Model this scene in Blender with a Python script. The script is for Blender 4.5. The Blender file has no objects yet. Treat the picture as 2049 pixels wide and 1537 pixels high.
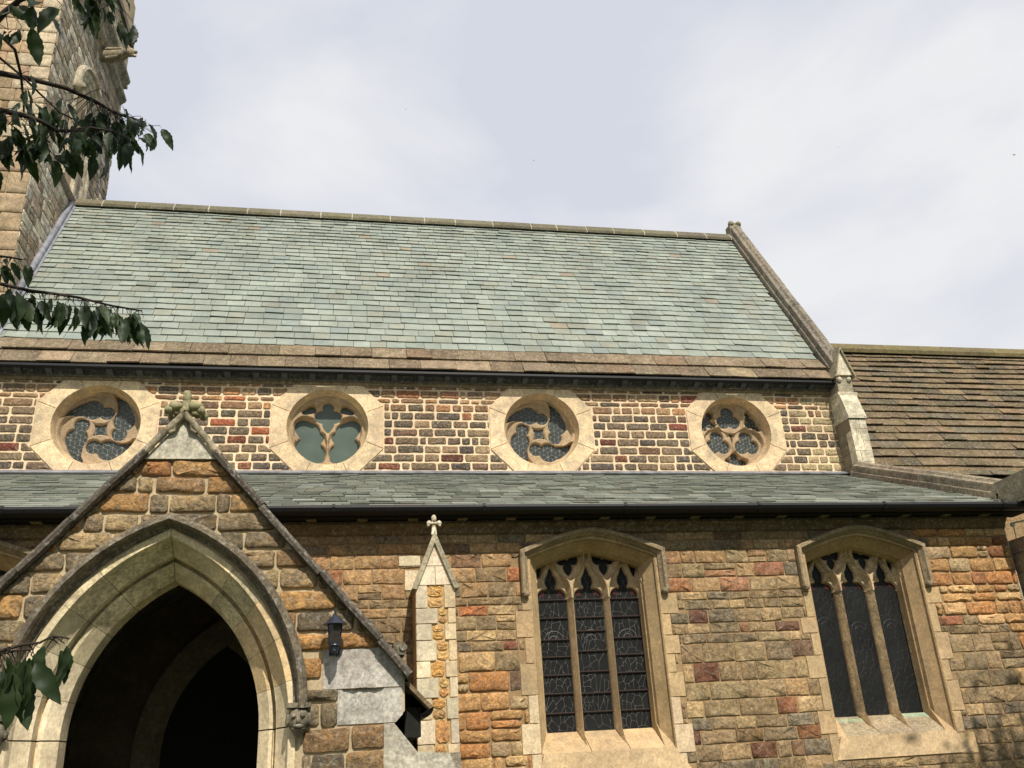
import bpy, math, random
import numpy as np
from mathutils import Vector, Matrix, noise
from mathutils.geometry import tessellate_polygon

# ------------------------------------------------------------------ camera, light, exposure
S = bpy.context.scene
COL = S.collection
_Hx = Vector((0.98232571, 0.02000387, 0.18610762))      # world axes seen in the camera (x right, y down, z forward)
_Up = Vector((-0.05548132, -0.91847502, 0.39156795))
_Fw = Vector((-0.17876807, 0.39497276, 0.90113179))
EYE = Vector((0, 0, 1.6))
cam = bpy.data.cameras.new("camera"); cam_o = bpy.data.objects.new("camera", cam); COL.objects.link(cam_o)
right = Vector((_Hx.x, _Fw.x, _Up.x)); down = Vector((_Hx.y, _Fw.y, _Up.y)); fwd = Vector((_Hx.z, _Fw.z, _Up.z))
R3 = Matrix((right, -down, -fwd)).transposed()
cam_o.matrix_world = Matrix.Translation(EYE) @ R3.to_4x4()
cam.sensor_width = 36.0; cam.lens = 36.0 * 1775.0 / 2049.0
cam.clip_start = 0.05; cam.clip_end = 3000
S.camera = cam_o

SUN_E, SUN_A = math.radians(47), math.radians(9)         # elevation, and turn to the right of straight behind the camera
w = bpy.data.worlds.new("World"); S.world = w; w.use_nodes = True
nt = w.node_tree; nt.nodes.clear()
def N_(t, ty, **kw):
    n = t.nodes.new(ty)
    for k, v in kw.items():
        if k.startswith('_'): setattr(n, k[1:], v)
        else: n.inputs[k].default_value = v
    return n
sky = N_(nt, 'ShaderNodeTexSky'); sky.sky_type = 'NISHITA'; sky.sun_disc = False
sky.sun_elevation = SUN_E; sky.sun_rotation = math.pi - SUN_A; sky.air_density = 1.0; sky.dust_density = 1.5
tc = N_(nt, 'ShaderNodeTexCoord')
mp = N_(nt, 'ShaderNodeMapping'); mp.inputs['Scale'].default_value = (1, 1, 2.2); mp.inputs['Location'].default_value = (2.4, 1.5, .5)
nt.links.new(tc.outputs['Generated'], mp.inputs['Vector'])
n1 = N_(nt, 'ShaderNodeTexNoise', Scale=2.6, Detail=7.0, Roughness=.5, Distortion=.25)
nt.links.new(mp.outputs['Vector'], n1.inputs['Vector'])
r1 = N_(nt, 'ShaderNodeValToRGB'); r1.color_ramp.elements[0].position = .40; r1.color_ramp.elements[1].position = .60
nt.links.new(n1.outputs['Fac'], r1.inputs['Fac'])
rc = N_(nt, 'ShaderNodeMix', _data_type='RGBA')           # thin lilac-blue veil to white cloud
rc.inputs[6].default_value = (7.2, 7.45, 8.3, 1); rc.inputs[7].default_value = (9.1, 9.15, 9.3, 1)
nt.links.new(r1.outputs['Color'], rc.inputs[0])
mx = N_(nt, 'ShaderNodeMix', _data_type='RGBA'); mx.inputs[0].default_value = .94
nt.links.new(sky.outputs['Color'], mx.inputs[6]); nt.links.new(rc.outputs[2], mx.inputs[7])
bg = N_(nt, 'ShaderNodeBackground', Strength=.098); out = N_(nt, 'ShaderNodeOutputWorld')
nt.links.new(mx.outputs[2], bg.inputs['Color']); nt.links.new(bg.outputs[0], out.inputs['Surface'])
sl = bpy.data.lights.new("sun", 'SUN'); sl.energy = 5.0; sl.angle = math.radians(.55); sl.color = (1, .925, .82)
so = bpy.data.objects.new("sun", sl); COL.objects.link(so)
TOSUN = Vector((math.sin(SUN_A) * math.cos(SUN_E), -math.cos(SUN_A) * math.cos(SUN_E), math.sin(SUN_E)))
so.rotation_euler = (-TOSUN).to_track_quat('-Z', 'Y').to_euler(); so.location = TOSUN * 60
S.view_settings.view_transform = 'Standard'; S.view_settings.look = 'None'
S.view_settings.exposure = 0; S.view_settings.gamma = 1; S.view_settings.use_curve_mapping = False
S.render.engine = 'CYCLES'
S.cycles.max_bounces = 6; S.cycles.diffuse_bounces = 3; S.cycles.glossy_bounces = 3

def ray(px, py):
    d = right * (px - 1024.5) + down * (py - 768.5) + fwd * 1775.0
    return d
def at(px, py, Y):
    d = ray(px, py); return EYE + d * (Y / d.y)
def atd(px, py, dist):
    return EYE + ray(px, py).normalized() * dist
def proj(P):
    p = Vector(P) - EYE; z = p.dot(fwd)
    return (1024.5 + 1775 * p.dot(right) / z, 768.5 + 1775 * p.dot(down) / z, z)

# ------------------------------------------------------------------ helpers
rnd = random.Random(7)
def lin(c): c /= 255; return c / 12.92 if c <= .04045 else ((c + .055) / 1.055) ** 2.4
def rgb(r, g, b, k=1.0): return (lin(r) * k, lin(g) * k, lin(b) * k)
def vary(c, a=.12, h=.03):
    k = 1 + rnd.uniform(-a, a)
    return tuple(max(0, x * k * (1 + rnd.uniform(-h, h))) for x in c)

class MB:
    def __init__(s): s.v = []; s.f = []; s.c = []
    def add(s, vs, fs, tint=(.5, .5, .5)):
        o = len(s.v); s.v += [tuple(p) for p in vs]; s.c += [tint] * len(vs)
        s.f += [tuple(i + o for i in f) for f in fs]
    def box(s, a, b, tint=(.5, .5, .5)):
        x0, y0, z0 = a; x1, y1, z1 = b
        s.add([(x0,y0,z0),(x1,y0,z0),(x1,y1,z0),(x0,y1,z0),(x0,y0,z1),(x1,y0,z1),(x1,y1,z1),(x0,y1,z1)],
              [(0,3,2,1),(4,5,6,7),(0,1,5,4),(1,2,6,5),(2,3,7,6),(3,0,4,7)], tint)
    def prism(s, poly, n0, n1, fr, tint=(.5, .5, .5), cap0=False):
        k = len(poly); vs = [fr.P(u, v, n0) for u, v in poly] + [fr.P(u, v, n1) for u, v in poly]
        fs = [(i, (i + 1) % k, k + (i + 1) % k, k + i) for i in range(k)]
        tri = tessellate_polygon([[Vector((u, v, 0)) for u, v in poly]])
        fs += [tuple(k + i for i in t) for t in tri]
        if cap0: fs += [tuple(t) for t in tri]
        s.add(vs, fs, tint)
    def tube(s, pts, rads, tint=(.5, .5, .5), n=6, cap=True):
        pts = [Vector(p) for p in pts]; vs = []; fs = []; m = len(pts)
        for i, p in enumerate(pts):
            d = (pts[min(i + 1, m - 1)] - pts[max(i - 1, 0)]).normalized()
            a = d.cross(Vector((.3, .2, 1))).normalized(); b = d.cross(a)
            r = rads[i] if hasattr(rads, '__len__') else rads
            for k in range(n):
                t = 2 * math.pi * k / n; vs.append(p + (a * math.cos(t) + b * math.sin(t)) * r)
        for i in range(m - 1):
            for k in range(n):
                fs.append((i*n+k, i*n+(k+1)%n, (i+1)*n+(k+1)%n, (i+1)*n+k))
        if cap: fs += [tuple(range(n)), tuple((m-1)*n + k for k in reversed(range(n)))]
        s.add(vs, fs, tint)
    def lathe(s, prof, c, n=12, tint=(.5, .5, .5), ph=0):
        vs = []; fs = []
        for r, z in prof:
            for k in range(n):
                t = ph + 2 * math.pi * k / n; vs.append((c[0] + r * math.cos(t), c[1] + r * math.sin(t), c[2] + z))
        for i in range(len(prof) - 1):
            for k in range(n): fs.append((i*n+k, i*n+(k+1)%n, (i+1)*n+(k+1)%n, (i+1)*n+k))
        fs += [tuple(range(n)), tuple((len(prof)-1)*n + k for k in reversed(range(n)))]
        s.add(vs, fs, tint)
    def ball(s, c, r, tint=(.5,.5,.5), n=8, m=6, sc=(1,1,1)):
        vs = []; fs = []
        for i in range(m + 1):
            t = math.pi * i / m
            for k in range(n):
                a = 2 * math.pi * k / n
                vs.append((c[0]+r*sc[0]*math.sin(t)*math.cos(a), c[1]+r*sc[1]*math.sin(t)*math.sin(a), c[2]+r*sc[2]*math.cos(t)))
        for i in range(m):
            for k in range(n): fs.append((i*n+k, i*n+(k+1)%n, (i+1)*n+(k+1)%n, (i+1)*n+k))
        s.add(vs, fs, tint)
    def rough(s, amp, sc=9.0, seed=0.0):
        s.v = [tuple(Vector(p) + noise.noise_vector(Vector(p) * sc + Vector((seed, seed, seed))) * amp) for p in s.v]

class Frame:
    def __init__(s, O, U, V):
        s.O = Vector(O); s.U = Vector(U); s.V = Vector(V); s.N = s.U.cross(s.V)
    def P(s, u, v, n=0): return s.O + s.U * u + s.V * v + s.N * n
def front(Y): return Frame((0, Y, 0), (1, 0, 0), (0, 0, 1))

ORG = {}
def thing(name, label, cat, loc=(0, 0, 0), group=None):
    o = bpy.data.objects.new(name, None); COL.objects.link(o); o.location = loc; o.empty_display_size = .2
    ORG[o.name] = Vector(loc); o['label'] = label; o['category'] = cat
    if group: o['group'] = group
    return o
def emit(name, mb, mat, parent=None, smooth=False, kind=None, label=None, cat=None, group=None, edge=None):
    if not mb.v: return None
    a = np.array(mb.v, dtype=np.float32); c = (a.min(0) + a.max(0)) / 2
    me = bpy.data.meshes.new(name); me.from_pydata((a - c).tolist(), [], mb.f)
    at_ = me.attributes.new('tint', 'FLOAT_COLOR', 'POINT')
    cc = np.ones((len(mb.v), 4), dtype=np.float32); cc[:, :3] = mb.c; at_.data.foreach_set('color', cc.ravel())
    me.materials.append(mat)
    if smooth:
        me.polygons.foreach_set('use_smooth', [True] * len(me.polygons))
        if edge: me.set_sharp_from_angle(angle=math.radians(edge))
    me.update()
    o = bpy.data.objects.new(name, me); COL.objects.link(o)
    w = Vector(c.tolist()); ORG[o.name] = w
    if parent is not None: o.parent = parent; o.location = w - ORG[parent.name]
    else: o.location = w
    if kind: o['kind'] = kind
    if label: o['label'] = label
    if cat: o['category'] = cat
    if group: o['group'] = group
    return o

# ------------------------------------------------------------------ materials
def new_mat(name):
    m = bpy.data.materials.new(name); m.use_nodes = True; t = m.node_tree; t.nodes.clear()
    b = N_(t, 'ShaderNodeBsdfPrincipled'); o = N_(t, 'ShaderNodeOutputMaterial'); t.links.new(b.outputs[0], o.inputs[0])
    return m, t, b
def rocky(name, mott=.35, scale=9.0, bump=.5, bdist=.02, rough=.9, spec=.25, lichen=0.0, lichcol=(.5,.5,.44),
          stain=0.0, staincol=(.05,.045,.035), streak=None, moss=0.0, use_tint=True, col=(.4,.35,.3), fine=34.0, hue=0.0):
    m, t, b = new_mat(name); L = t.links.new
    b.inputs['Roughness'].default_value = rough; b.inputs['Specular IOR Level'].default_value = spec
    geo = N_(t, 'ShaderNodeNewGeometry'); vec = geo.outputs['Position']
    if streak:
        mpn = N_(t, 'ShaderNodeMapping'); mpn.inputs['Scale'].default_value = streak; L(vec, mpn.inputs[0]); svec = mpn.outputs[0]
    else: svec = vec
    if use_tint: base = N_(t, 'ShaderNodeAttribute', _attribute_name='tint').outputs['Color']
    else: base = N_(t, 'ShaderNodeRGB').outputs[0]; base.default_value = (*col, 1)
    n = N_(t, 'ShaderNodeTexNoise', Scale=scale, Detail=9.0, Roughness=.72, Distortion=.6); L(svec, n.inputs['Vector'])
    nf = N_(t, 'ShaderNodeTexNoise', Scale=fine, Detail=4.0, Roughness=.7); L(svec, nf.inputs['Vector'])
    mr = N_(t, 'ShaderNodeMapRange'); mr.inputs[1].default_value = .36; mr.inputs[2].default_value = .64
    mr.inputs[3].default_value = 1 - mott; mr.inputs[4].default_value = 1 + mott; L(n.outputs['Fac'], mr.inputs[0])
    mf = N_(t, 'ShaderNodeMapRange'); mf.inputs[1].default_value = .38; mf.inputs[2].default_value = .62
    mf.inputs[3].default_value = 1 - mott * .9; mf.inputs[4].default_value = 1 + mott * .9; L(nf.outputs['Fac'], mf.inputs[0])
    mu = N_(t, 'ShaderNodeMath', _operation='MULTIPLY'); L(mr.outputs[0], mu.inputs[0]); L(mf.outputs[0], mu.inputs[1])
    nl = N_(t, 'ShaderNodeTexNoise', Scale=1.1, Detail=3.0, Roughness=.6); L(vec, nl.inputs['Vector'])
    ml = N_(t, 'ShaderNodeMapRange'); ml.inputs[1].default_value = .35; ml.inputs[2].default_value = .65
    ml.inputs[3].default_value = .84; ml.inputs[4].default_value = 1.12; L(nl.outputs['Fac'], ml.inputs[0])
    mu2 = N_(t, 'ShaderNodeMath', _operation='MULTIPLY'); L(mu.outputs[0], mu2.inputs[0]); L(ml.outputs[0], mu2.inputs[1])
    vm = N_(t, 'ShaderNodeVectorMath', _operation='SCALE'); L(base, vm.inputs[0]); L(mu2.outputs[0], vm.inputs['Scale'])
    cur = vm.outputs[0]
    def over(fac, c):
        nonlocal cur
        x = N_(t, 'ShaderNodeMix', _data_type='RGBA'); L(fac, x.inputs[0]); L(cur, x.inputs[6]); x.inputs[7].default_value = (*c, 1); cur = x.outputs[2]
    def mask(sc, lo, hi, amt, off):
        q = N_(t, 'ShaderNodeTexNoise', Scale=sc, Detail=8.0, Roughness=.7); a = N_(t, 'ShaderNodeVectorMath', _operation='ADD')
        a.inputs[1].default_value = (off, off * 2, -off); L(svec, a.inputs[0]); L(a.outputs[0], q.inputs['Vector'])
        r = N_(t, 'ShaderNodeMapRange'); r.inputs[1].default_value = lo; r.inputs[2].default_value = hi; r.inputs[4].default_value = amt
        L(q.outputs['Fac'], r.inputs[0]); return r.outputs[0]
    if hue:  # patches of warm ochre against grey weathering
        over(mask(6.0, .49, .60, hue, 3.1), (.42, .24, .085)); over(mask(8.5, .50, .60, hue, 9.7), (.13, .115, .09))
    if stain: over(mask(3.6, .47, .62, stain, 5.5), staincol)
    if moss: over(mask(4.3, .46, .6, moss, 15.5), (.10, .10, .03))
    if lichen: over(mask(22.0, .545, .60, lichen, 8.2), lichcol)
    L(cur, b.inputs['Base Color'])
    nb = N_(t, 'ShaderNodeTexNoise', Scale=scale * 1.8, Detail=12.0, Roughness=.72, Distortion=.3); L(svec, nb.inputs['Vector'])
    bp = N_(t, 'ShaderNodeBump', Strength=bump, Distance=bdist); L(nb.outputs['Fac'], bp.inputs['Height']); L(bp.outputs[0], b.inputs['Normal'])
    return m
def plain(name, col, rough=.5, spec=.5, metal=0.0, bump=0.0, scale=20.0, mott=.15):
    m, t, b = new_mat(name); L = t.links.new
    b.inputs['Roughness'].default_value = rough; b.inputs['Specular IOR Level'].default_value = spec; b.inputs['Metallic'].default_value = metal
    geo = N_(t, 'ShaderNodeNewGeometry'); n = N_(t, 'ShaderNodeTexNoise', Scale=scale, Detail=5.0); L(geo.outputs['Position'], n.inputs['Vector'])
    mr = N_(t, 'ShaderNodeMapRange'); mr.inputs[1].default_value = .3; mr.inputs[2].default_value = .7; mr.inputs[3].default_value = 1 - mott; mr.inputs[4].default_value = 1 + mott
    L(n.outputs['Fac'], mr.inputs[0])
    vm = N_(t, 'ShaderNodeVectorMath', _operation='SCALE'); vm.inputs[0].default_value = col; L(mr.outputs[0], vm.inputs['Scale']); L(vm.outputs[0], b.inputs['Base Color'])
    if bump:
        bp = N_(t, 'ShaderNodeBump', Strength=bump, Distance=.01); L(n.outputs['Fac'], bp.inputs['Height']); L(bp.outputs[0], b.inputs['Normal'])
    return m
M = {}
M['rubble'] = rocky('rubble', .34, 16, .9, .03, hue=.10, lichen=.3, lichcol=(.42,.38,.3))
M['cler'] = rocky('dark_rubble', .42, 18, .9, .03, lichen=.35, lichcol=(.5,.45,.36))
M['gable'] = rocky('gable_rubble', .36, 12, 1.0, .045, hue=.3, lichen=.4, lichcol=(.5,.47,.38), stain=.3, staincol=(.11,.095,.07))
M['ash'] = rocky('dressed_stone', .18, 7, .45, .012, stain=.28, staincol=(.30,.235,.165), lichen=.12, lichcol=(.5,.46,.38))
M['worn'] = rocky('worn_dressed_stone', .3, 7, .6, .02, stain=.35, staincol=(.17,.135,.10), lichen=.3)
M['dark'] = rocky('weathered_coping', .35, 9, .7, .02, lichen=.5, lichcol=(.38,.36,.31), stain=.5, staincol=(.05,.045,.04))
M['mortar'] = rocky('mortar', .14, 14, .8, .012, stain=.12, staincol=(.3,.2,.12))
M['sur'] = rocky('weathered_window_surround', .2, 9, .6, .015, stain=.6, staincol=(.33,.27,.19), lichen=.35, lichcol=(.62,.56,.46))
M['slate'] = rocky('green_slate', .09, 9, .4, .008, rough=.65, spec=.3, fine=45)
M['tile'] = rocky('stone_roof_tile', .3, 6, .6, .015, lichen=.45, lichcol=(.42,.36,.27), moss=.35, stain=.25, staincol=(.09,.07,.045))
M['eave'] = rocky('eaves_stone_tile', .34, 6, .6, .012, lichen=.3, lichcol=(.52,.44,.34), moss=.15, stain=.2, staincol=(.1,.07,.045))
M['ridge'] = rocky('mossy_ridge_stone', .22, 7, .5, .01, moss=.25, lichen=.15)
M['tow'] = rocky('tower_stone', .28, 5, .6, .02, lichen=.15, stain=.2, staincol=(.16,.13,.09))
M['towe'] = rocky('tower_side_stone', .4, 4, .8, .04, lichen=.3, lichcol=(.3,.29,.26), stain=.45, staincol=(.09,.08,.065))
M['black'] = plain('black_gutter_paint', (.010,.010,.011), .55, .25, mott=.3)
M['grey_paint'] = plain('grey_gutter_paint', (.045,.055,.065), .5, .4)
M['under'] = plain('dark_underlay', (.02,.02,.018), .95, .1)
M['lead'] = plain('lead_sheet', (.23,.235,.26), .42, .6, .3, bump=.5, scale=6, mott=.35)
M['came'] = plain('lead_came', (.12,.12,.115), .5, .4, mott=.45, scale=9)
M['came_r'] = plain('pale_lead_came', (.22,.225,.215), .5, .4, mott=.4, scale=9)
M['came2'] = plain('dull_lead_came', (.04,.04,.04), .5, .4, mott=.6, scale=4)
M['bar'] = plain('rusty_saddle_bar', (.035,.022,.018), .7, .3)
M['metal'] = plain('lantern_metal', (.018,.022,.035), .38, .5)
M['leafd'] = None
def glass(name, c0, c1, rough=.14, sc=7, spec=.35):
    m, t, b = new_mat(name); L = t.links.new
    geo = N_(t, 'ShaderNodeNewGeometry'); v = N_(t, 'ShaderNodeTexVoronoi', Scale=sc); L(geo.outputs['Position'], v.inputs['Vector'])
    n = N_(t, 'ShaderNodeTexNoise', Scale=3.0, Detail=4.0); L(geo.outputs['Position'], n.inputs['Vector'])
    x = N_(t, 'ShaderNodeMix', _data_type='RGBA'); x.inputs[6].default_value = (*c0, 1); x.inputs[7].default_value = (*c1, 1)
    L(n.outputs['Fac'], x.inputs[0]); L(x.outputs[2], b.inputs['Base Color'])
    b.inputs['Roughness'].default_value = rough; b.inputs['Specular IOR Level'].default_value = spec
    mxv = N_(t, 'ShaderNodeBump', Strength=.25, Distance=.02); L(v.outputs['Color'], mxv.inputs['Height']); L(mxv.outputs[0], b.inputs['Normal'])
    return m
M['glass'] = glass('leaded_glass', (.008,.009,.010), (.026,.027,.025), .3, 9, .12)
M['glassg'] = glass('green_glass', (.05,.075,.06), (.10,.14,.115), .3, 5)
M['glassr'] = glass('rose_glass', (.022,.03,.027), (.06,.075,.065), .25, 12)
M['redglass'] = plain('red_glass', (.07,.014,.014), .3, .3)
M['lglass'] = plain('lantern_glass', (.035,.028,.018), .2, .5, mott=.5, scale=14)
def leafmat():
    m, t, b = new_mat('cherry_leaf'); L = t.links.new
    oi = N_(t, 'ShaderNodeObjectInfo'); x = N_(t, 'ShaderNodeMix', _data_type='RGBA')
    x.inputs[6].default_value = (.012,.022,.010,1); x.inputs[7].default_value = (.030,.052,.017,1)
    L(oi.outputs['Random'], x.inputs[0]); L(x.outputs[2], b.inputs['Base Color'])
    b.inputs['Roughness'].default_value = .5; b.inputs['Specular IOR Level'].default_value = .25
    tr = N_(t, 'ShaderNodeBsdfTranslucent'); tr.inputs[0].default_value = (.06,.12,.02,1)
    ms = N_(t, 'ShaderNodeMixShader'); ms.inputs[0].default_value = .18
    o = [n for n in t.nodes if n.type == 'OUTPUT_MATERIAL'][0]
    L(b.outputs[0], ms.inputs[1]); L(tr.outputs[0], ms.inputs[2]); L(ms.outputs[0], o.inputs[0]); return m
M['leaf'] = leafmat()
M['bark'] = plain('dark_bark', (.035,.026,.02), .8, .2, bump=.6, scale=30)
M['grass'] = plain('grass', (.035,.06,.018), .95, .1, scale=3, mott=.4)
M['bird'] = plain('dark_plumage', (.02,.02,.022), .8, .2)

# ------------------------------------------------------------------ masonry
def area(p): return .5 * abs(sum(p[i][0]*p[(i+1)%len(p)][1]-p[(i+1)%len(p)][0]*p[i][1] for i in range(len(p))))
def clip(poly, n, d):                                  # keep n.p <= d
    out = []
    for i in range(len(poly)):
        a, b = poly[i], poly[(i+1) % len(poly)]; da = n[0]*a[0]+n[1]*a[1]-d; db = n[0]*b[0]+n[1]*b[1]-d
        if da <= 0: out.append(a)
        if (da < 0 < db) or (db < 0 < da):
            t = da / (da - db); out.append((a[0]+(b[0]-a[0])*t, a[1]+(b[1]-a[1])*t))
    return out
def hplanes(poly, grow=0.0):                           # outward half planes of a CCW convex polygon
    r = []
    for i in range(len(poly)):
        a, b = poly[i], poly[(i+1) % len(poly)]; dx, dy = b[0]-a[0], b[1]-a[1]; l = math.hypot(dx, dy)
        if l < 1e-6: continue
        n = (dy/l, -dx/l); r.append((n, n[0]*a[0]+n[1]*a[1]+grow))
    return r
def outside(poly, hp):                                 # best part of poly outside a convex hole
    inter = poly
    for n, d in hp:
        inter = clip(inter, n, d)
        if len(inter) < 3: return poly
    if area(inter) < 1e-5: return poly
    best = []; ba = 0
    for n, d in hp:
        q = clip(poly, (-n[0], -n[1]), -d)
        if len(q) >= 3 and area(q) > ba: best, ba = q, area(q)
    return best
def inside(poly, hp):
    for n, d in hp:
        poly = clip(poly, n, d)
        if len(poly) < 3: return []
    return poly
def course(u0, u1, v0, v1, wmin, wmax, joint, holes=(), bound=None, wob=.006):
    """one course of stones between v0 and v1"""
    res = []; u = u0 - rnd.uniform(0, wmax)
    while u < u1:
        w_ = rnd.uniform(wmin, wmax) if rnd.random() > .18 else rnd.uniform(wmin * .5, wmin)
        a, b = max(u, u0) + joint / 2, min(u + w_, u1) - joint / 2
        u += w_
        if b - a < .04: continue
        j = lambda: rnd.uniform(-wob, wob)
        spl = [(v0, v1)]
        if v1 - v0 > .17 and rnd.random() < .07:
            m_ = v0 + (v1 - v0) * rnd.uniform(.4, .6); spl = [(v0, m_), (m_, v1)]
        for c0, c1 in spl:
            p = [(a+j(), c0+joint/2+j()), (b+j(), c0+joint/2+j()), (b+j(), c1-joint/2+j()), (a+j(), c1-joint/2+j())]
            if bound: p = inside(p, bound)
            for h in holes:
                if len(p) < 3: break
                p = outside(p, h)
            if len(p) >= 3 and area(p) > .0022: res.append(p)
    return res
def stone(mb, poly, fr, proud, tint, r=.014, bulge=.3, rough=.006, base=-.01):
    """a stone face: rim standing in the joint, arris, and a hacked face of uneven height"""
    c = (sum(p[0] for p in poly)/len(poly), sum(p[1] for p in poly)/len(poly)); ring = []
    k = len(poly); wb = r * .3
    for i in range(k):
        a, p, b = poly[i-1], poly[i], poly[(i+1) % k]
        la = math.hypot(a[0]-p[0], a[1]-p[1]) or 1; lb = math.hypot(b[0]-p[0], b[1]-p[1]) or 1
        ra, rb = min(r*rnd.uniform(.5,1.3), la*.35), min(r*rnd.uniform(.5,1.3), lb*.35)
        ring.append((p[0]+(a[0]-p[0])/la*ra, p[1]+(a[1]-p[1])/la*ra)); ring.append((p[0]+(b[0]-p[0])/lb*rb, p[1]+(b[1]-p[1])/lb*rb))
        m_ = 0 if lb < .13 else (1 if lb < .3 else 2)
        for q in range(m_):
            t = (q+1)/(m_+1) + rnd.uniform(-.08, .08); ring.append((p[0]+(b[0]-p[0])*t+rnd.uniform(-1,1)*wb, p[1]+(b[1]-p[1])*t+rnd.uniform(-1,1)*wb))
    n = len(ring); J = lambda s_: rnd.uniform(-s_, s_)
    vs = [fr.P(u, v, base) for u, v in ring]
    ins = min(.016, r * .8)
    def shrink(q, d):
        l = math.hypot(q[0]-c[0], q[1]-c[1]) or 1; t = max(.3, 1 - d / l); return (c[0]+(q[0]-c[0])*t, c[1]+(q[1]-c[1])*t)
    def inner(q, t): return (c[0]+(q[0]-c[0])*t+J(.01), c[1]+(q[1]-c[1])*t+J(.006))
    vs += [fr.P(*shrink(q, ins * .2), proud * .65 + J(rough * .3)) for q in ring]
    vs += [fr.P(*shrink(q, ins), proud + J(rough * .7)) for q in ring]
    vs += [fr.P(*inner(q, .52), proud * (1 + bulge*.6) + J(rough)) for q in ring]
    vs.append(fr.P(c[0]+J(.02), c[1]+J(.01), proud * (1 + bulge*.6) + J(rough*.6)))
    fs = []
    for q in range(3):
        for i in range(n): fs.append((q*n+i, q*n+(i+1)%n, (q+1)*n+(i+1)%n, (q+1)*n+i))
    for i in range(n): fs.append((3*n+i, 3*n+(i+1)%n, 4*n))
    mb.add(vs, fs, tint)
def screen_size(mb):
    c = Vector((0,0,0))
    xs = [proj(p) for p in mb.v[::3]]
    if min(p[2] for p in xs) < .1: return 0
    x0, x1, y0, y1 = min(p[0] for p in xs), max(p[0] for p in xs), min(p[1] for p in xs), max(p[1] for p in xs)
    vx = min(x1, 2049) - max(x0, 0); vy = min(y1, 1537) - max(y0, 0)
    return max(0, vx) * max(0, vy)
def pieces(lst, name, rest_name, mat, parent, limit=295, smooth=True, edge=58, minpx=40):
    """lst of MB: the largest in view become parts, the others one joined part"""
    sz = sorted(((screen_size(m_), i) for i, m_ in enumerate(lst)), reverse=True)
    keep = {i for s_, i in sz[:limit] if s_ > minpx}
    rest = MB()
    for i, m_ in enumerate(lst):
        if i in keep: emit(name, m_, mat, parent, smooth, edge=edge)
        else: rest.add(m_.v, m_.f); rest.c[-len(m_.v):] = m_.c
    if rest.v: emit(rest_name, rest, mat, parent, smooth, kind='stuff', edge=edge)
def mute(c, k=.28):
    g = sum(c)/3; return (c[0]+(g*1.22-c[0])*k, c[1]+(g*.93-c[1])*k, c[2]+(g*.66-c[2])*k)
def pick(pal, wts): return vary(mute(rnd.choices(pal, wts)[0], .14), .14, .02)
def wall_sheet(outer, holes, fr, n=0.0):
    mb = MB(); loops = [[Vector((u, v, 0)) for u, v in outer]] + [[Vector((u, v, 0)) for u, v in h] for h in holes]
    pts = [p for l in loops for p in l]
    mb.add([fr.P(p.x, p.y, n) for p in pts], [tuple(t) for t in tessellate_polygon(loops)]); return mb
def tinted(mb, c): mb.c = [c] * len(mb.v); return mb

def offset_path(path, d):
    """mitred offset to the left-hand side of travel reversed (outwards for a path running left jamb, up, over, down)"""
    res = []; k = len(path)
    for i, p in enumerate(path):
        a = path[i-1] if i > 0 else None; b = path[i+1] if i < k-1 else None
        ns = []
        for s_, e in ((a, p), (p, b)):
            if s_ is None or e is None: continue
            dx, dy = e[0]-s_[0], e[1]-s_[1]; l = math.hypot(dx, dy) or 1; ns.append((-dy/l, dx/l))
        nx, ny = sum(q[0] for q in ns)/len(ns), sum(q[1] for q in ns)/len(ns); l2 = nx*nx+ny*ny or 1
        res.append((p[0]+nx/l2*d, p[1]+ny/l2*d))
    return res
def sweep(mb, path, prof, fr, tint, closed_prof=False, caps=True, i0=0, i1=None):
    """prof: (offset outwards from the path, n = height in front of the wall)"""
    lines = [offset_path(path, o)[i0:i1] for o, n in prof]; k = len(prof); m_ = len(lines[0])
    vs = [fr.P(*lines[j][i], prof[j][1]) for i in range(m_) for j in range(k)]
    fs = []
    for i in range(m_-1):
        for j in range(k if closed_prof else k-1):
            j2 = (j+1) % k; fs.append((i*k+j, i*k+j2, (i+1)*k+j2, (i+1)*k+j))
    if caps: fs += [tuple(range(k)), tuple((m_-1)*k+j for j in reversed(range(k)))]
    mb.add(vs, fs, tint)
def pointed(cx, a, zs, h, n=16, z0=None):
    """two-centred pointed arch path: left jamb foot, springing, apex, right"""
    R_ = (a*a + h*h) / (2*a); L_ = []
    t1 = math.asin(min(1, h / R_))
    for i in range(n+1):
        t = t1 * i / n; L_.append((-(R_*math.cos(t) - (R_-a)), zs + R_*math.sin(t)))
    pts = [(cx+x, z) for x, z in L_] + [(cx-x, z) for x, z in reversed(L_[:-1])]
    if z0 is not None: pts = [(cx-a, z0)] + pts + [(cx+a, z0)]
    return pts
def depressed(cx, a, zs, za, n=8, z0=None):
    L_ = [(-a*(1 - i/n), zs + (za-zs)*(1 - (1-i/n)**1.45)) for i in range(n+1)]
    pts = [(cx+x, z) for x, z in L_] + [(cx-x, z) for x, z in reversed(L_[:-1])]
    if z0 is not None: pts = [(cx-a, z0)] + pts + [(cx+a, z0)]
    return pts

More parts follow.
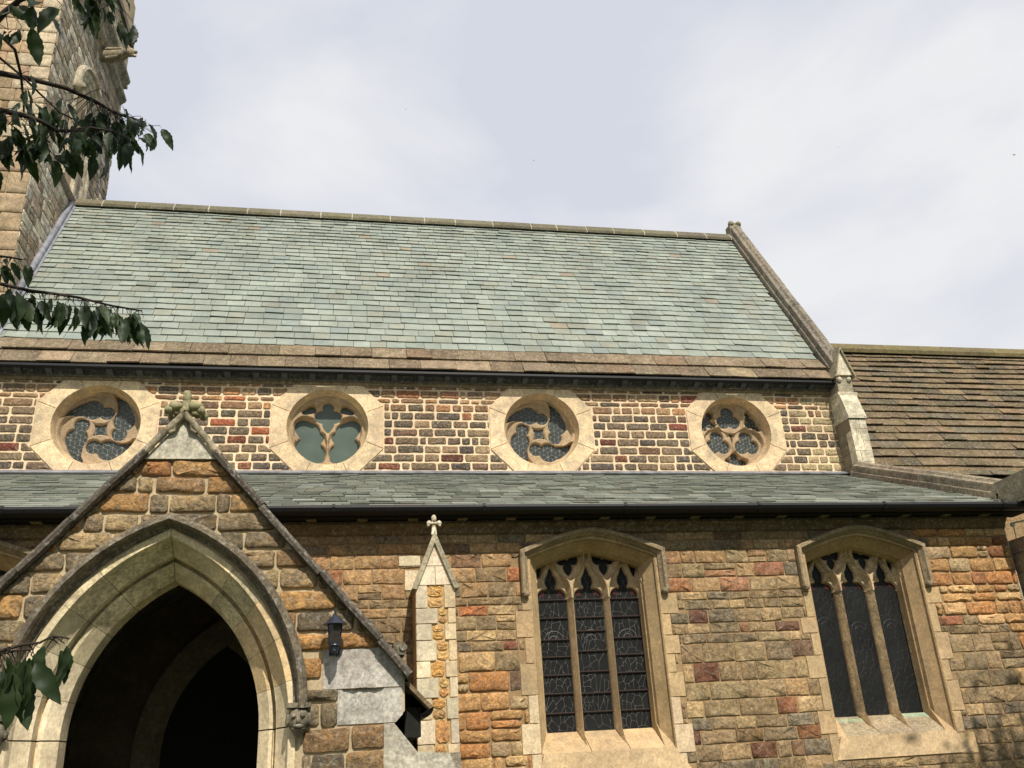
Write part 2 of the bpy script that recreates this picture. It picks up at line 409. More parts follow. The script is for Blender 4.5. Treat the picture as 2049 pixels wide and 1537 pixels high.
# implicit tracery plate: f > 0 is stone; relief(f, p) gives the height in front of the plate's arris
def plate(us, vs_, fn, fr, n_back, tint):
    nu, nv = len(us), len(vs_); F = np.zeros((nv, nu)); H = np.zeros((nv, nu))
    for j, v in enumerate(vs_):
        for i, u in enumerate(us): F[j, i], H[j, i] = fn(u, v)
    mb = MB(); idx = {}
    def vert(key, u, v, n):
        if key not in idx: idx[key] = len(mb.v); mb.v.append(tuple(fr.P(u, v, n))); mb.c.append(tint)
        return idx[key]
    for j in range(nv-1):
        for i in range(nu-1):
            cs = [(j, i), (j, i+1), (j+1, i+1), (j+1, i)]; poly = []; cross = []
            if all(F[c] <= 0 for c in cs): continue
            for q in range(4):
                a, b = cs[q], cs[(q+1) % 4]; fa, fb = F[a], F[b]
                if fa > 0: poly.append(vert(('g',)+a, us[a[1]], vs_[a[0]], H[a]))
                if (fa > 0) != (fb > 0):
                    k = ('e',)+min(a, b)+max(a, b); t = fa / (fa - fb)
                    u = us[a[1]]+(us[b[1]]-us[a[1]])*t; v = vs_[a[0]]+(vs_[b[0]]-vs_[a[0]])*t
                    poly.append(vert(k, u, v, n_back + .05)); cross.append((k, u, v))
            if len(poly) >= 3: mb.f.append(tuple(poly))
            if len(cross) == 2:
                bk = [vert(('b',)+k, u, v, n_back) for k, u, v in cross]
                mb.f.append((idx[cross[0][0]], idx[cross[1][0]], bk[1], bk[0]))
    return mb
def chain(pts, n=7):
    r = []
    for a, b in zip(pts, pts[1:]):
        for i in range(n): t = i / n; r.append(tuple(a[q]+(b[q]-a[q])*t for q in range(3)))
    r.append(pts[-1]); return np.array(r)
def sdf(ch, u, v): return float((np.hypot(ch[:, 0]-u, ch[:, 1]-v) - ch[:, 2]).min())
def ss(x): x = min(1, max(0, x)); return x

def atX(px, py, X):
    d = ray(px, py); return EYE + d * (X / d.x)
def extr(mb, prof, fr, u0, u1, tint, n=1):
    """prof: list of (v, n) extruded along u"""
    k = len(prof); vs = [fr.P(u0, v, q) for v, q in prof] + [fr.P(u1, v, q) for v, q in prof]
    fs = [(i, (i+1) % k, k+(i+1) % k, k+i) for i in range(k)] + [tuple(range(k)), tuple(k+i for i in reversed(range(k)))]
    mb.add(vs, fs, tint)
YP, YA, YC = 8.0, 11.0, 14.9
PALE = rgb(205,180,140,.95); PALE2 = rgb(214,196,160,.95); GREYP = rgb(185,178,160,.9)

# ================================================================= ground
g = MB(); g.add([(-400,-400,0),(400,-400,0),(400,400,0),(-400,400,0)], [(0,1,2,3)], (.04,.06,.02))
emit('ground', g, M['grass'], kind='structure')
pth = MB(); pth.box((-2.6,-30,0.004),(-.2,8.0,.03),(.2,.19,.17)); emit('path', pth, M['mortar'], kind='structure')

# ================================================================= roofs
def slate_rows(mk, fr, vr, u_lo, u_hi, wmin, wmax, pal, wts, th, gap, lift, jit, over=1.0, sag=None, tintf=None):
    for j in range(len(vr)-1):
        v0, v1 = vr[j], vr[j+1]; ex = v1 - v0; u = u_lo(v0) - rnd.uniform(0, wmax); end = u_hi(v0)
        wk = wmin[0] + (wmin[1]-wmin[0]) * j / len(vr); wx = wmax
        while u < end:
            w_ = rnd.uniform(wk, wk * wx); a = max(u, u_lo(v0)) + gap/2; b = min(u + w_, end) - gap/2; u += w_
            if b - a < .05: continue
            b0 = v0 + rnd.uniform(-jit, jit); b1 = b0 + rnd.uniform(-jit, jit)*.6; t = v0 + ex * 1.03 * over
            l0 = lift * rnd.uniform(.75, 1.35); l1 = l0 * rnd.uniform(.85, 1.15)
            s0 = sag(a, v0) if sag else 0; s1 = sag(b, v0) if sag else 0
            q = rnd.uniform(-.003, .003)
            pts = [fr.P(a, b0+s0, l0-th), fr.P(b, b1+s1, l1-th), fr.P(b, t+s1, -.004), fr.P(a, t+s0, -.004),
                   fr.P(a, b0+s0, l0), fr.P(b, b1+s1, l1), fr.P(b+q, t+s1, th*.3), fr.P(a+q, t+s0, th*.3)]
            if rnd.random() < .12:                       # a chipped corner
                c = rnd.uniform(.012, .03); pts[4] = fr.P(a, b0+s0+c, l0); pts[0] = fr.P(a, b0+s0+c, l0-th)
            mb = MB(); col = tintf(a, v0) if tintf else pick(pal, wts)
            mb.add(pts, [(4,5,6,7),(0,1,5,4),(1,2,6,5),(3,0,4,7)], col); mk.append(mb)
def roof_frame(y0, z0, y1, z1):
    d = Vector((0, y1-y0, z1-z0)); L_ = d.length; return Frame((0, y0, z0), (1,0,0), d.normalized()), L_
def rows_between(L_, e0, e1):
    r = [0.0]; n = max(1, round(L_ / ((e0+e1)/2)))
    for i in range(n): r.append(r[-1] + e0 + (e1-e0)*i/(n-1 or 1))
    k = L_ / r[-1]; return [x*k for x in r]
SL = [rgb(166,175,162,.62), rgb(170,179,166,.62), rgb(160,169,157,.61), rgb(168,172,156,.61), rgb(176,184,172,.62), rgb(176,166,144,.58), rgb(156,138,118,.55), rgb(160,171,163,.61)]
SLW = [30, 28, 20, 8, 7, .6, .1, 4]

# ================================================================= nave
nave = thing('church_nave', 'tall stone nave with four round traceried windows under a steep green slate roof', 'church nave', (1.8, YC, 0))
zE = at(835, 743, 14.66).z; zR = at(800, 440, 17.85).z
XE = at(1669, 765, 14.66).x; XT = at(145, 400, 17.85).x
fr, LN = roof_frame(14.66, zE, 17.85, zR)
eave_v = .72
lst = []
slate_rows(lst, fr, rows_between(eave_v, .36, .36), lambda v: -7.6, lambda v: XE-.02, (.42,.42), 1.55,
           [rgb(156,138,112,.62), rgb(142,124,100,.6), rgb(170,150,120,.62), rgb(146,130,106,.6), rgb(152,126,100,.6)], [4,4,2,4,1], .032, .007, .055, .006)
pieces(lst, 'eaves_tile', 'eaves_tiles_beyond', M['eave'], nave, smooth=False)
lst = []
# a loose drift of warmer slates in the lower left, as laid
def stint(u, v):
    k = noise.noise(Vector((u*.5, v*.5, 3.3)))
    w = list(SLW); w[3] *= 1 + max(0, k)*4; w[5] *= 1 + max(0, k)*3; w[7] *= 1 + max(0, -k)*4
    return vary(rnd.choices(SL, w)[0], .06, .008)
slate_rows(lst, fr, [eave_v + x for x in rows_between(LN-.05-eave_v, .225, .138)], lambda v: XT+.08 if v > 0 else -7.6, lambda v: XE-.02, (.29,.23), 1.3,
           SL, SLW, .015, .007, .025, .005, tintf=stint, sag=lambda u, v: .018*noise.noise(Vector((u*.4, v*.5, 7.7))))
pieces(lst, 'slate', 'slates_above', M['slate'], nave, smooth=False)
u_ = MB(); u_.add([fr.P(-8,0,-.012), fr.P(XE+.2,0,-.012), fr.P(XE+.2,LN,-.012), fr.P(-8,LN,-.012)], [(0,1,2,3)], (.02,)*3)
u_.add([fr.P(-8,0,-.012), fr.P(XE+.2,0,-.012), (XE+.2, YC, fr.P(0,0,0).z-.05), (-8, YC, fr.P(0,0,0).z-.05)], [(0,1,2,3)], (.02,)*3)
u_.add([(-8,17.85,zR),(XE+.2,17.85,zR),(XE+.2,21,zE),(-8,21,zE)], [(0,1,2,3)], (.02,)*3)
emit('roof_underlay', u_, M['under'], nave)
# ridge stones
x = XT + .05; zt = zR + .02
while x < XE - .05:
    l_ = min(rnd.uniform(.62, .95), XE - .02 - x); mb = MB(); t_ = vary(rgb(120,114,94,.75), .12)
    s_ = rnd.uniform(-.004, .004)
    pr = [(x_, z_) for x_, z_ in ((-.19,-.21),(-.20,-.15),(-.07,.035),(0,.055),(.07,.035),(.20,-.15),(.19,-.21),(0,.0))]
    vs = [(x, 17.85+a, zt+b+s_) for a, b in pr] + [(x+l_-.014, 17.85+a, zt+b+s_) for a, b in pr]
    mb.add(vs, [(i,(i+1)%8,8+(i+1)%8,8+i) for i in range(8)] + [tuple(range(8)), tuple(range(15,7,-1))], t_)
    emit('ridge_stone', mb, M['ridge'], nave)
    jm = MB(); jm.box((x+l_-.016,17.85-.185,zt-.2),(x+l_+.003,17.85+.185,zt-.02), (.62,.56,.42)); 
    vs = [(x+l_-.018, 17.85+a*1.01, zt+b*1.01) for a, b in pr] + [(x+l_+.004, 17.85+a*1.01, zt+b*1.01) for a, b in pr]
    jm = MB(); jm.add(vs, [(i,(i+1)%8,8+(i+1)%8,8+i) for i in range(8)], (.42,.38,.30)); emit('mortar_joint', jm, M['mortar'], nave)
    x += l_
# lead flashing against the tower
fl = MB()
fl.add([fr.P(XT-.02, .3, .02), fr.P(XT+.13, .3, .05), fr.P(XT+.15, .3, .02), fr.P(XT+.13, LN, .05), fr.P(XT-.02, LN, .02), fr.P(XT+.15, LN, .02)], [(0,1,3,4),(1,2,5,3)], (.3,)*3)
fl.tube([fr.P(XT+.04, .3+i*.5, .07+.008*math.sin(i*2.1)) for i in range(13)], .075, (.3,)*3, 8)
emit('lead_flashing', fl, M['lead'], nave, smooth=True)
# gutter and fascia
gt = MB(); fw = front(14.62); zg = zE
extr(gt, [(zg-.03,0),(zg-.03,.02),(zg-.07,.025),(zg-.095,0),(zg-.095,-.06),(zg-.03,-.06)], fw, -8, XE+.02, (.02,)*3); emit('gutter', gt, M['black'], nave)
fs_ = MB(); fw2 = front(YC)
extr(fs_, [(zg-.02,0),(zg-.02,.10),(zg-.15,.10),(zg-.15,0)], fw2, -8, XE+.1, rgb(84,82,76)); emit('wall_plate', fs_, M['worn'], nave)
x = -7.8
while x < XE:
    b_ = MB(); extr(b_, [(zg-.09,.101),(zg-.09,.25),(zg-.12,.22),(zg-.15,.101)], fw2, x, x+.10, (.06,)*3); emit('gutter_bracket', b_, M['grey_paint'], nave); x += .48
cs = MB(); extr(cs, [(zg-.15,0),(zg-.15,.045),(zg-.18,.045),(zg-.215,.012),(zg-.215,0)], fw2, -8, XE+.12, rgb(120,105,80)); emit('cornice', cs, M['worn'], nave)
zct = zg - .215; ZCB = at(800, 943, YC).z
# clerestory wall
RC = [(-4.06,7.185),(-.265,7.185),(3.585,7.185),(7.40,7.185)]; RR_ = .702
XR = at(1690, 880, YC).x
def ngon(cx, cz, r, n, ph=0.0): return [(cx + r*math.cos(2*math.pi*(i+ph)/n), cz + r*math.sin(2*math.pi*(i+ph)/n)) for i in range(n)]
OR_ = .965 / math.cos(math.pi/8)
octs = [ngon(cx, cz, OR_, 8, .5) for cx, cz in RC]
emit('mortar_bed', tinted(wall_sheet([(-8,ZCB-.1),(XR,ZCB-.1),(XR,zct+.05),(-8,zct+.05)], [ngon(cx,cz,RR_+.02,40) for cx,cz in RC], fw2, 0), rgb(228,204,168,1.0)), M['mortar'], nave)
back = MB(); back.box((-8,YC+.5,0),(XR,YC+.6,zct+.3)); back.box((XR-.3,YC+.01,0),(XR,20,zE-.1)); emit('inner_wall', back, M['under'], nave)
CP = [rgb(122,104,82), rgb(110,96,78), rgb(98,88,73), rgb(136,116,90), rgb(150,126,96), rgb(116,90,70), rgb(122,80,58), rgb(156,108,72), rgb(90,82,72)]
CW = [24, 26, 20, 12, 7, 4, .8, .3, 8]
acc = [((468,798),rgb(176,98,52)),((455,838),rgb(165,80,44)),((515,860),rgb(178,88,40)),((480,885),rgb(125,62,38)),((537,887),rgb(130,62,38)),((8,887),rgb(125,60,42)),
       ((775,887),rgb(120,60,42)),((1278,831),rgb(180,96,54)),((1385,798),rgb(150,70,44)),((1366,853),rgb(130,66,50)),((935,842),rgb(160,92,52)),((905,910),rgb(100,58,46)),((1608,853),rgb(120,68,52)),((1568,873),rgb(135,66,48)),((800,786),rgb(170,105,60)),((895,790),rgb(175,120,80)),((1215,893),rgb(110,62,48)),((1322,784),rgb(90,50,40))]
acc = [((at(px,py,YC).x, at(px,py,YC).z), c) for (px,py), c in acc]
rows = [ZCB+.015]
for h_ in (.150,.158,.160,.158,.160,.155,.160,.155,.10,.165): rows.append(rows[-1]+h_)
rows.append(zct+.01)
hpo = [hplanes(o, .02) for o in octs]; lst = []
for j in range(len(rows)-1):
    if rows[j+1]-rows[j] < .05: continue
    for p in course(-6.6, XR-.01, rows[j], rows[j+1], .25, .48, .032, hpo, wob=.007):
        k = j/9; col = vary(rnd.choices(CP, CW)[0], .16, .03)
        if j >= 7 and rnd.random() < .7: col = vary(rnd.choice([rgb(165,135,100), rgb(150,120,88), rgb(172,128,88), rgb(140,110,80)]), .12)
        xs = [q[0] for q in p]; zs = [q[1] for q in p]
        if max(xs) > 8.9 and rnd.random() < .5: col = vary(rgb(165,148,112), .12)
        for (ax, az), ac in acc:
            if min(xs)-.015 < ax < max(xs)+.015 and min(zs)-.015 < az < max(zs)+.015: col = vary(mute(ac), .05)
        mb = MB(); stone(mb, p, fw2, .016, col, r=.020, bulge=.25, rough=.006); lst.append(mb)
pieces(lst, 'wall_stone', 'wall_stones', M['cler'], nave)
ld = MB(); extr(ld, [(ZCB-.10,.16),(ZCB-.085,.18),(ZCB-.03,.12),(ZCB-.005,.05),(ZCB+.005,.022),(ZCB+.005,0),(ZCB-.12,0)], fw2, -8, XR, (.3,)*3); emit('lead_flashing', ld, M['lead'], nave)

# round windows
def rose_swirl(u, v):
    r = math.hypot(u, v); b1 = b2 = 9
    for q in range(4):
        b1 = min(b1, sdf(SW1, u, v)); b2 = min(b2, sdf(SW2, u, v)); u, v = v, -u
    if r < .38:
        dm = min(math.hypot(u-x, v-y) for x, y in HEADS) - .355; b1 = min(b1, .045 - dm); b2 = min(b2, .105 - dm)
    return r, b1, b2
SW1 = chain([(-.02,.56,.355),(-.2,.60,.325),(-.4,.62,.265),(-.62,.58,.17),(-.8,.49,.09),(-.95,.35,.02)])
SW2 = np.vstack([chain([(.12,.47,.15),(.11,.47,.15)]), chain([(-.24,.56,.235),(-.27,.565,.235)]), chain([(.1,.5,.08),(-.2,.56,.12)]), chain([(-.27,.58,.20),(-.5,.56,.15),(-.72,.48,.08),(-.9,.36,.015)])])
HEADS = [(-.02,.56),(.56,.02),(.02,-.56),(-.56,-.02)]
Y1 = [chain([(s*.62,.20,.16),(s*.50,-.05,.36),(s*.36,-.40,.30),(s*.22,-.68,.17)]) for s in (-1,1)] + [chain([(0,.78,.10),(0,.52,.33),(0,.20,.20),(0,-.02,.03)])]
Y2 = [np.vstack([chain([(s*.66,.12,.20),(s*.50,-.02,.26)]), chain([(s*.56,-.44,.26),(s*.46,-.38,.25)]), chain([(s*.29,-.17,.15),(s*.36,-.2,.15)]), chain([(s*.34,-.66,.24),(s*.32,-.62,.24)]), chain([(s*.19,-.62,.08),(s*.19,-.8,.08)])]) for s in (-1,1)]
Y2 += [np.vstack([chain([(0,.70,.115),(0,.6,.1)]), chain([(-.17,.44,.155),(.17,.44,.155)]), chain([(0,.40,.16),(0,.18,.11),(0,.03,.02)])]), chain([(-.62,.55,.05),(-.46,.62,.09)]), chain([(.62,.55,.05),(.46,.62,.09)])]
def rose_branch(u, v):
    b1 = min(sdf(c, u, v) for c in Y1); b2 = min(sdf(c, u, v) for c in Y2); b1 = min(b1, b2)
    return math.hypot(u, v), b1, b2
def rose_three(u, v):
    r = math.hypot(u, v); b1 = b2 = 9
    for a in (90, 210, 330):
        cx, cy = .53*math.cos(math.radians(a)), .53*math.sin(math.radians(a)); b1 = min(b1, math.hypot(u-cx, v-cy) - .425)
        for e in (90, 210, 330):
            lx, ly = cx + .19*math.cos(math.radians(e)), cy + .19*math.sin(math.radians(e)); b2 = min(b2, math.hypot(u-lx, v-ly) - .17)
        b2 = min(b2, math.hypot(u-cx, v-cy) - .07)
    for a in (30, 150, 270):
        for da, rr, rad in ((0,.82,.13), (-16,.88,.08), (16,.88,.08), (0,.64,.07)):
            lx, ly = rr*math.cos(math.radians(a+da)), rr*math.sin(math.radians(a+da)); b2 = min(b2, math.hypot(u-lx, v-ly) - rad)
        lx, ly = .80*math.cos(math.radians(a)), .80*math.sin(math.radians(a)); b1 = min(b1, math.hypot(u-lx, v-ly) - .19)
    b2 = min(b2, r - .035); b1 = min(b1, r-.05)
    return r, b1, b2
TR = .65                                               # radius of the tracery ring
def rose_window(cx, cz, kind, idx):
    w = MB(); fr = fw2; f = {'swirl': rose_swirl, 'branch': rose_branch, 'three': rose_three}[kind]
    def fn(u, v):
        r, b1, b2 = f((u-cx)/TR, (v-cz)/TR); b2 -= .030; b1 -= .018
        if r > .985: b2 = max(b2, .01 + (r-.985))
        h = -.285 + .03*ss(b2/.04)
        if b1 > 0: h += .085 * ss(b1/.045)
        if r > 1: h = max(h, -.19)
        return b2, h
    n = 132; us = np.linspace(cx-.68, cx+.68, n); vs_ = np.linspace(cz-.68, cz+.68, n)
    tr = plate(us, vs_, fn, fr, -.35, vary(rgb(172,150,118,.95), .05, .02))
    root = emit('rose_window', ring_frame(cx, cz), M['sur'], nave, smooth=True, edge=35)
    emit('tracery', tr, M['worn'] if kind == 'x' else M['ash'], root, smooth=True, edge=40)
    gl = MB(); gl.add([fr.P(u, v, -.315) for u, v in ngon(cx, cz, .675, 32)], [tuple(range(32))], (.04,.05,.05))
    emit('glass', gl, M['glassg'] if kind == 'branch' else M['glassr'], root)
    lc = MB(); s_ = .105; h_ = s_*math.sqrt(3)/2; T = .0035
    def seg(a, b, t=T):
        dx, dy = b[0]-a[0], b[1]-a[1]; l = math.hypot(dx, dy) or 1; nx, ny = -dy/l*t, dx/l*t
        if all(f((p[0]-cx)/TR, (p[1]-cz)/TR)[2] > .05 for p in (a, b)): return
        lc.add([fr.P(a[0]+nx,a[1]+ny,-.31), fr.P(b[0]+nx,b[1]+ny,-.31), fr.P(b[0]-nx,b[1]-ny,-.31), fr.P(a[0]-nx,a[1]-ny,-.31), fr.P((a[0]+b[0])/2,(a[1]+b[1])/2,-.306)],
               [(0,1,4),(1,2,4),(2,3,4),(3,0,4)], (.4,)*3)
    if kind == 'branch':
        for z_ in np.arange(cz-.6, cz+.6, .16): seg((cx-.6,z_),(cx+.6,z_), .002)
    else:
        R_ = .088 if kind == 'swirl' else .075
        for i in range(-12, 13):                         # tumbling-block lattice: hexagons each cut into three rhombs
            for j in range(-12, 13):
                hx = cx + R_*math.sqrt(3)*(i + (j % 2)*.5); hz = cz + R_*1.5*j
                if math.hypot(hx-cx, hz-cz) > .7: continue
                c_ = [(hx + R_*math.cos(math.radians(90+60*k)), hz + R_*math.sin(math.radians(90+60*k))) for k in range(6)]
                for k in (0,1,2): seg(c_[k], c_[k+1])
                for k in (0,2,4): seg((hx,hz), c_[k])
    if lc.v: emit('lead_cames', lc, M['came_r'], root, kind='stuff')
    # eight dressed stones filling the octagon
    for q in range(8):
        a0, a1 = 2*math.pi*(q-.5)/8, 2*math.pi*(q+.5)/8; g_ = .006/RR_
        arc = [(cx+(RR_+.002)*math.cos(a0+g_+(a1-a0-2*g_)*k/6), cz+(RR_+.002)*math.sin(a0+g_+(a1-a0-2*g_)*k/6)) for k in range(7)]
        oc = [(cx+OR_*math.cos(a1-g_*.7), cz+OR_*math.sin(a1-g_*.7)), (cx+OR_*math.cos(a0+g_*.7), cz+OR_*math.sin(a0+g_*.7))]
        p = arc + oc; p = clip(p, (0,-1), -(ZCB+.0)); p = clip(p, (0,1), zct+.0)
        if len(p) < 3: continue
        mb = MB(); mb.prism(list(reversed(p)), -.02, .022+rnd.uniform(-.002,.002), fr, vary(rgb(222,196,156,.97), .06, .02)); emit('surround_stone', mb, M['sur'], root)
def ring_frame(cx, cz):
    mb = MB(); n = 56; prof = [(.64,-.36),(.64,-.21),(.648,-.20),(.652,-.16),(.662,-.15),(.668,-.12),(.700,-.0),(.704,.020),(.73,.020)]
    k = len(prof); vs = [fw2.P(cx+r*math.cos(2*math.pi*i/n), cz+r*math.sin(2*math.pi*i/n), h) for i in range(n) for r, h in prof]
    mb.add(vs, [(i*k+j, i*k+j+1, ((i+1)%n)*k+j+1, ((i+1)%n)*k+j) for i in range(n) for j in range(k-1)], vary(rgb(205,176,134,.95), .04, .02)); return mb
for i, ((cx, cz), kd) in enumerate(zip(RC, ('swirl','branch','swirl','three'))): rose_window(cx, cz, kd, i)

# east gable coping of the nave
cp0 = at(1456, 478, 17.85); 
def coping(fr, v0, v1, u0, th, prof, mat, parent, pal, step, name='coping_stone'):
    """profile (u offset, n) swept up the slope in separate stones"""
    v = v0; k = len(prof)
    while v < v1 - .02:
        l_ = min(rnd.uniform(step*.8, step*1.2), v1 - v)
        if v1 - v - l_ < .2: l_ = v1 - v
        j_ = rnd.uniform(-.006, .006); mb = MB()
        vs = [fr.P(u0+a, v, b+j_) for a, b in prof] + [fr.P(u0+a, v+l_-.010, b+j_) for a, b in prof]
        mb.add(vs, [(i,(i+1)%k,k+(i+1)%k,k+i) for i in range(k)] + [tuple(range(k)), tuple(range(2*k-1,k-1,-1))], vary(pal, .12, .03))
        emit(name, mb, mat, parent); 
        mj = MB(); vs = [fr.P(u0+a, v+l_-.012, b*.98) for a, b in prof] + [fr.P(u0+a, v+l_+.002, b*.98) for a, b in prof]
        mj.add(vs, [(i,(i+1)%k,k+(i+1)%k,k+i) for i in range(k)], (.45,.4,.3)); emit('mortar_joint', mj, M['mortar'], parent)
        v += l_
CPR = [(0,-.05),(0,.10),(.012,.115),(.03,.115),(.03,.20),(.035,.23),(.10,.25),(.13,.29),(.19,.31),(.24,.29),(.26,.24),(.26,-.05)]
coping(fr, .30, LN+.12, XE, 0, CPR, M['dark'], nave, rgb(134,124,108,.85), .78)
# apex stone
mb = MB(); P0 = Vector((XE+.02, 17.85, zR+.10)); mb.box(P0+Vector((0,-.13,-.1)), P0+Vector((.30,.13,.22)), rgb(150,140,115))
mb.ball(P0+Vector((.05,-.1,.25)), .075, rgb(140,132,108)); mb.ball(P0+Vector((.25,-.1,.25)), .075, rgb(140,132,108)); mb.ball(P0+Vector((.15,0,.27)), .09, rgb(140,132,108)); mb.rough(.02, 12)
emit('apex_stone', mb, M['dark'], nave, smooth=True, edge=50)
# kneeler and stepped buttress at the east end of the clerestory
kY = 14.50; kx0 = at(1672, 750, kY).x; kx1 = at(1707, 752, kY).x
zk = at(1690, 750, kY).z; za_ = at(1681, 697, kY).z; kxm = (kx0+kx1)/2
mb = MB(); fk = front(kY)
mb.prism([(kx0,zk),(kx1,zk),(kxm,za_-.03)], -.55, 0, fk, rgb(205,196,170)); emit('kneeler_gablet', mb, M['worn'], nave)
for s_ in (-1, 1):
    mb = MB(); e_ = kxm + s_*.23; mb.prism([(kxm, za_+.03),(e_, zk-.05),(e_-s_*.03, zk-.06),(kxm, za_-.03)] if s_ > 0 else [(kxm, za_-.03),(e_+.03, zk-.06),(e_, zk-.05),(kxm, za_+.03)], -.58, .05, fk, rgb(140,130,105), cap0=True)
    emit('gablet_coping', mb, M['worn'], nave)
mb = MB(); zn = at(1685, 785, kY).z
mb.box((kx0+.03,kY+.05,zn),(kx1-.03,15.0,zk+.0), rgb(150,142,120)); mb.box((kx0-.02,kY+.02,zn-.05),(kx1+.02,15.0,zn+.02), rgb(195,185,158)); emit('kneeler_neck', mb, M['worn'], nave)
for bx in (kx0+.08, kx1-.09):
    mb = MB(); mb.ball((bx, kY+.03, zk-.09), .05, rgb(205,196,172)); mb.rough(.012, 30); emit('carved_ball', mb, M['worn'], nave, smooth=True)
bY = 14.40
zt0 = zn-.05; zt1 = at(1712, 832, bY).z; zb = at(1735, 925, bY).z
bx0 = atX(1697, 835, 1).x if False else at(1697, 835, bY).x; bx1 = at(1731, 833, bY).x
mb = MB(); k3 = [(bx0, bY), (bx1, bY)]
for i in range(3):                                      # three weathering stones
    t0, t1 = i/3, (i+1)/3-.012
    y0 = kY+.02 + (bY-.03-kY-.02)*t0; y1 = kY+.02 + (bY-.03-kY-.02)*t1; z0 = zt0+(zt1-zt0)*t0; z1 = zt0+(zt1-zt0)*t1
    xa, xb = bx0-.003*i, bx1+.003*i; m2 = MB(); m2.add([(xa,y0,z0),(xb,y0,z0),(xb,y1,z1),(xa,y1,z1),(xa,15,z0),(xb,15,z0),(xb,15,z1-.05),(xa,15,z1-.05),(xb,y1,z1-.06),(xa,y1,z1-.06)], [(0,1,2,3),(0,4,7,9,3),(1,5,6,8,2),(3,2,8,9)], vary(rgb(205,196,170),.08,.02))
    emit('weathering_stone', m2, M['worn'], nave)
z = zt1-.06; i = 0
while z > zb - .2:
    h_ = rnd.uniform(.16,.24); a = bx0+.01; cut = a + (.10 if i % 2 else .2)
    for s0, s1 in ((a, cut-.004),(cut+.004, bx1-.01)):
        m2 = MB(); m2.box((s0,bY+.0+rnd.uniform(0,.006),z-h_+.006),(s1,bY+.2,z), vary(rgb(205,196,168),.08,.02)); emit('dressed_stone', m2, M['worn'], nave)
    m2 = MB(); m2.box((a-.002,bY+.203,z-h_+.006),(a+.05,15,z), vary(rgb(128,116,94),.12,.03)); emit('side_stone', m2, M['worn'], nave)  # flank tinted darker than the front, its shade painted into the colour
    z -= h_; i += 1
mb = MB(); mb.box((bx0+.02,bY+.02,zb-.3),(bx1-.02,15.2,zt1-.05), rgb(190,175,145)); mb.prism([(15.0,zt0-.02),(15.0,zt1-.3),(bY+.012,zt1-.3),(bY+.012,zt1-.02),(kY+.05,zt0-.02)], bx0+.003, bx1-.003, Frame((0,0,0),(0,1,0),(0,0,1)), rgb(132,120,98), cap0=True); emit('buttress_core', mb, M['mortar'], nave)  # core under the weatherings takes the same painted shade tone

# ================================================================= chancel
chan = thing('church_chancel', 'chancel roof of brown stone tiles with mossy ridge, behind the nave gable', 'church chancel', (13, 16, 0))
zcr = at(1850, 703, 17.85).z
slope = math.tan(math.radians(59)); Lc = 4.7; cf = Frame((0, 17.85 - Lc*math.cos(math.radians(59)), zcr - Lc*math.sin(math.radians(59))), (1,0,0), (0, math.cos(math.radians(59)), math.sin(math.radians(59))))
lst = []
slate_rows(lst, cf, rows_between(Lc, .285, .185), lambda v: XE+.2, lambda v: 17.2, (.36,.30), 1.8,
           [rgb(132,112,86,.70), rgb(122,104,80,.70), rgb(138,118,90,.68), rgb(106,96,80,.68), rgb(120,112,94,.68), rgb(146,120,90,.68)], [7,7,3,4,3,1], .030, .005, .052, .003,
           sag=lambda u, v: .035*noise.noise(Vector((u*.35, v*.8, 1.7))) + .012*noise.noise(Vector((u*1.3, v, 4.7))))
pieces(lst, 'roof_tile', 'roof_tiles_beyond', M['tile'], chan, smooth=False)
mb = MB(); mb.add([cf.P(XE+.1,-.2,-.03), cf.P(18,-.2,-.03), cf.P(18,Lc,-.03), cf.P(XE+.1,Lc,-.03)], [(0,1,2,3)], (.02,)*3)
mb.add([(XE+.1,17.85,zcr),(18,17.85,zcr),(18,21,zcr-5),(XE+.1,21,zcr-5)], [(0,1,2,3)]); emit('roof_underlay', mb, M['under'], chan)
x = XE + .3
while x < 17.6:
    l_ = rnd.uniform(1.1,1.9); m2 = MB(); pr = [(-.22,-.25),(-.24,-.16),(-.10,.03),(0,.06),(.10,.03),(.24,-.16),(.22,-.25),(0,0)]
    vs = [(x,17.85+a,zcr+.06+b) for a,b in pr]+[(x+l_-.008,17.85+a,zcr+.06+b) for a,b in pr]
    m2.add(vs, [(i,(i+1)%8,8+(i+1)%8,8+i) for i in range(8)]+[tuple(range(8)),tuple(range(15,7,-1))], vary(rgb(118,106,72,.8),.12)); emit('ridge_stone', m2, M['ridge'], chan); x += l_
mb = MB(); mb.box((XE+.4,15.5,0),(17.5,15.7,cf.P(0,0).z+.2), rgb(150,125,90)); mb.box((17.3,15.5,0),(17.5,20,cf.P(0,0).z+.2), rgb(150,125,90)); emit('wall', mb, M['rubble'], chan)

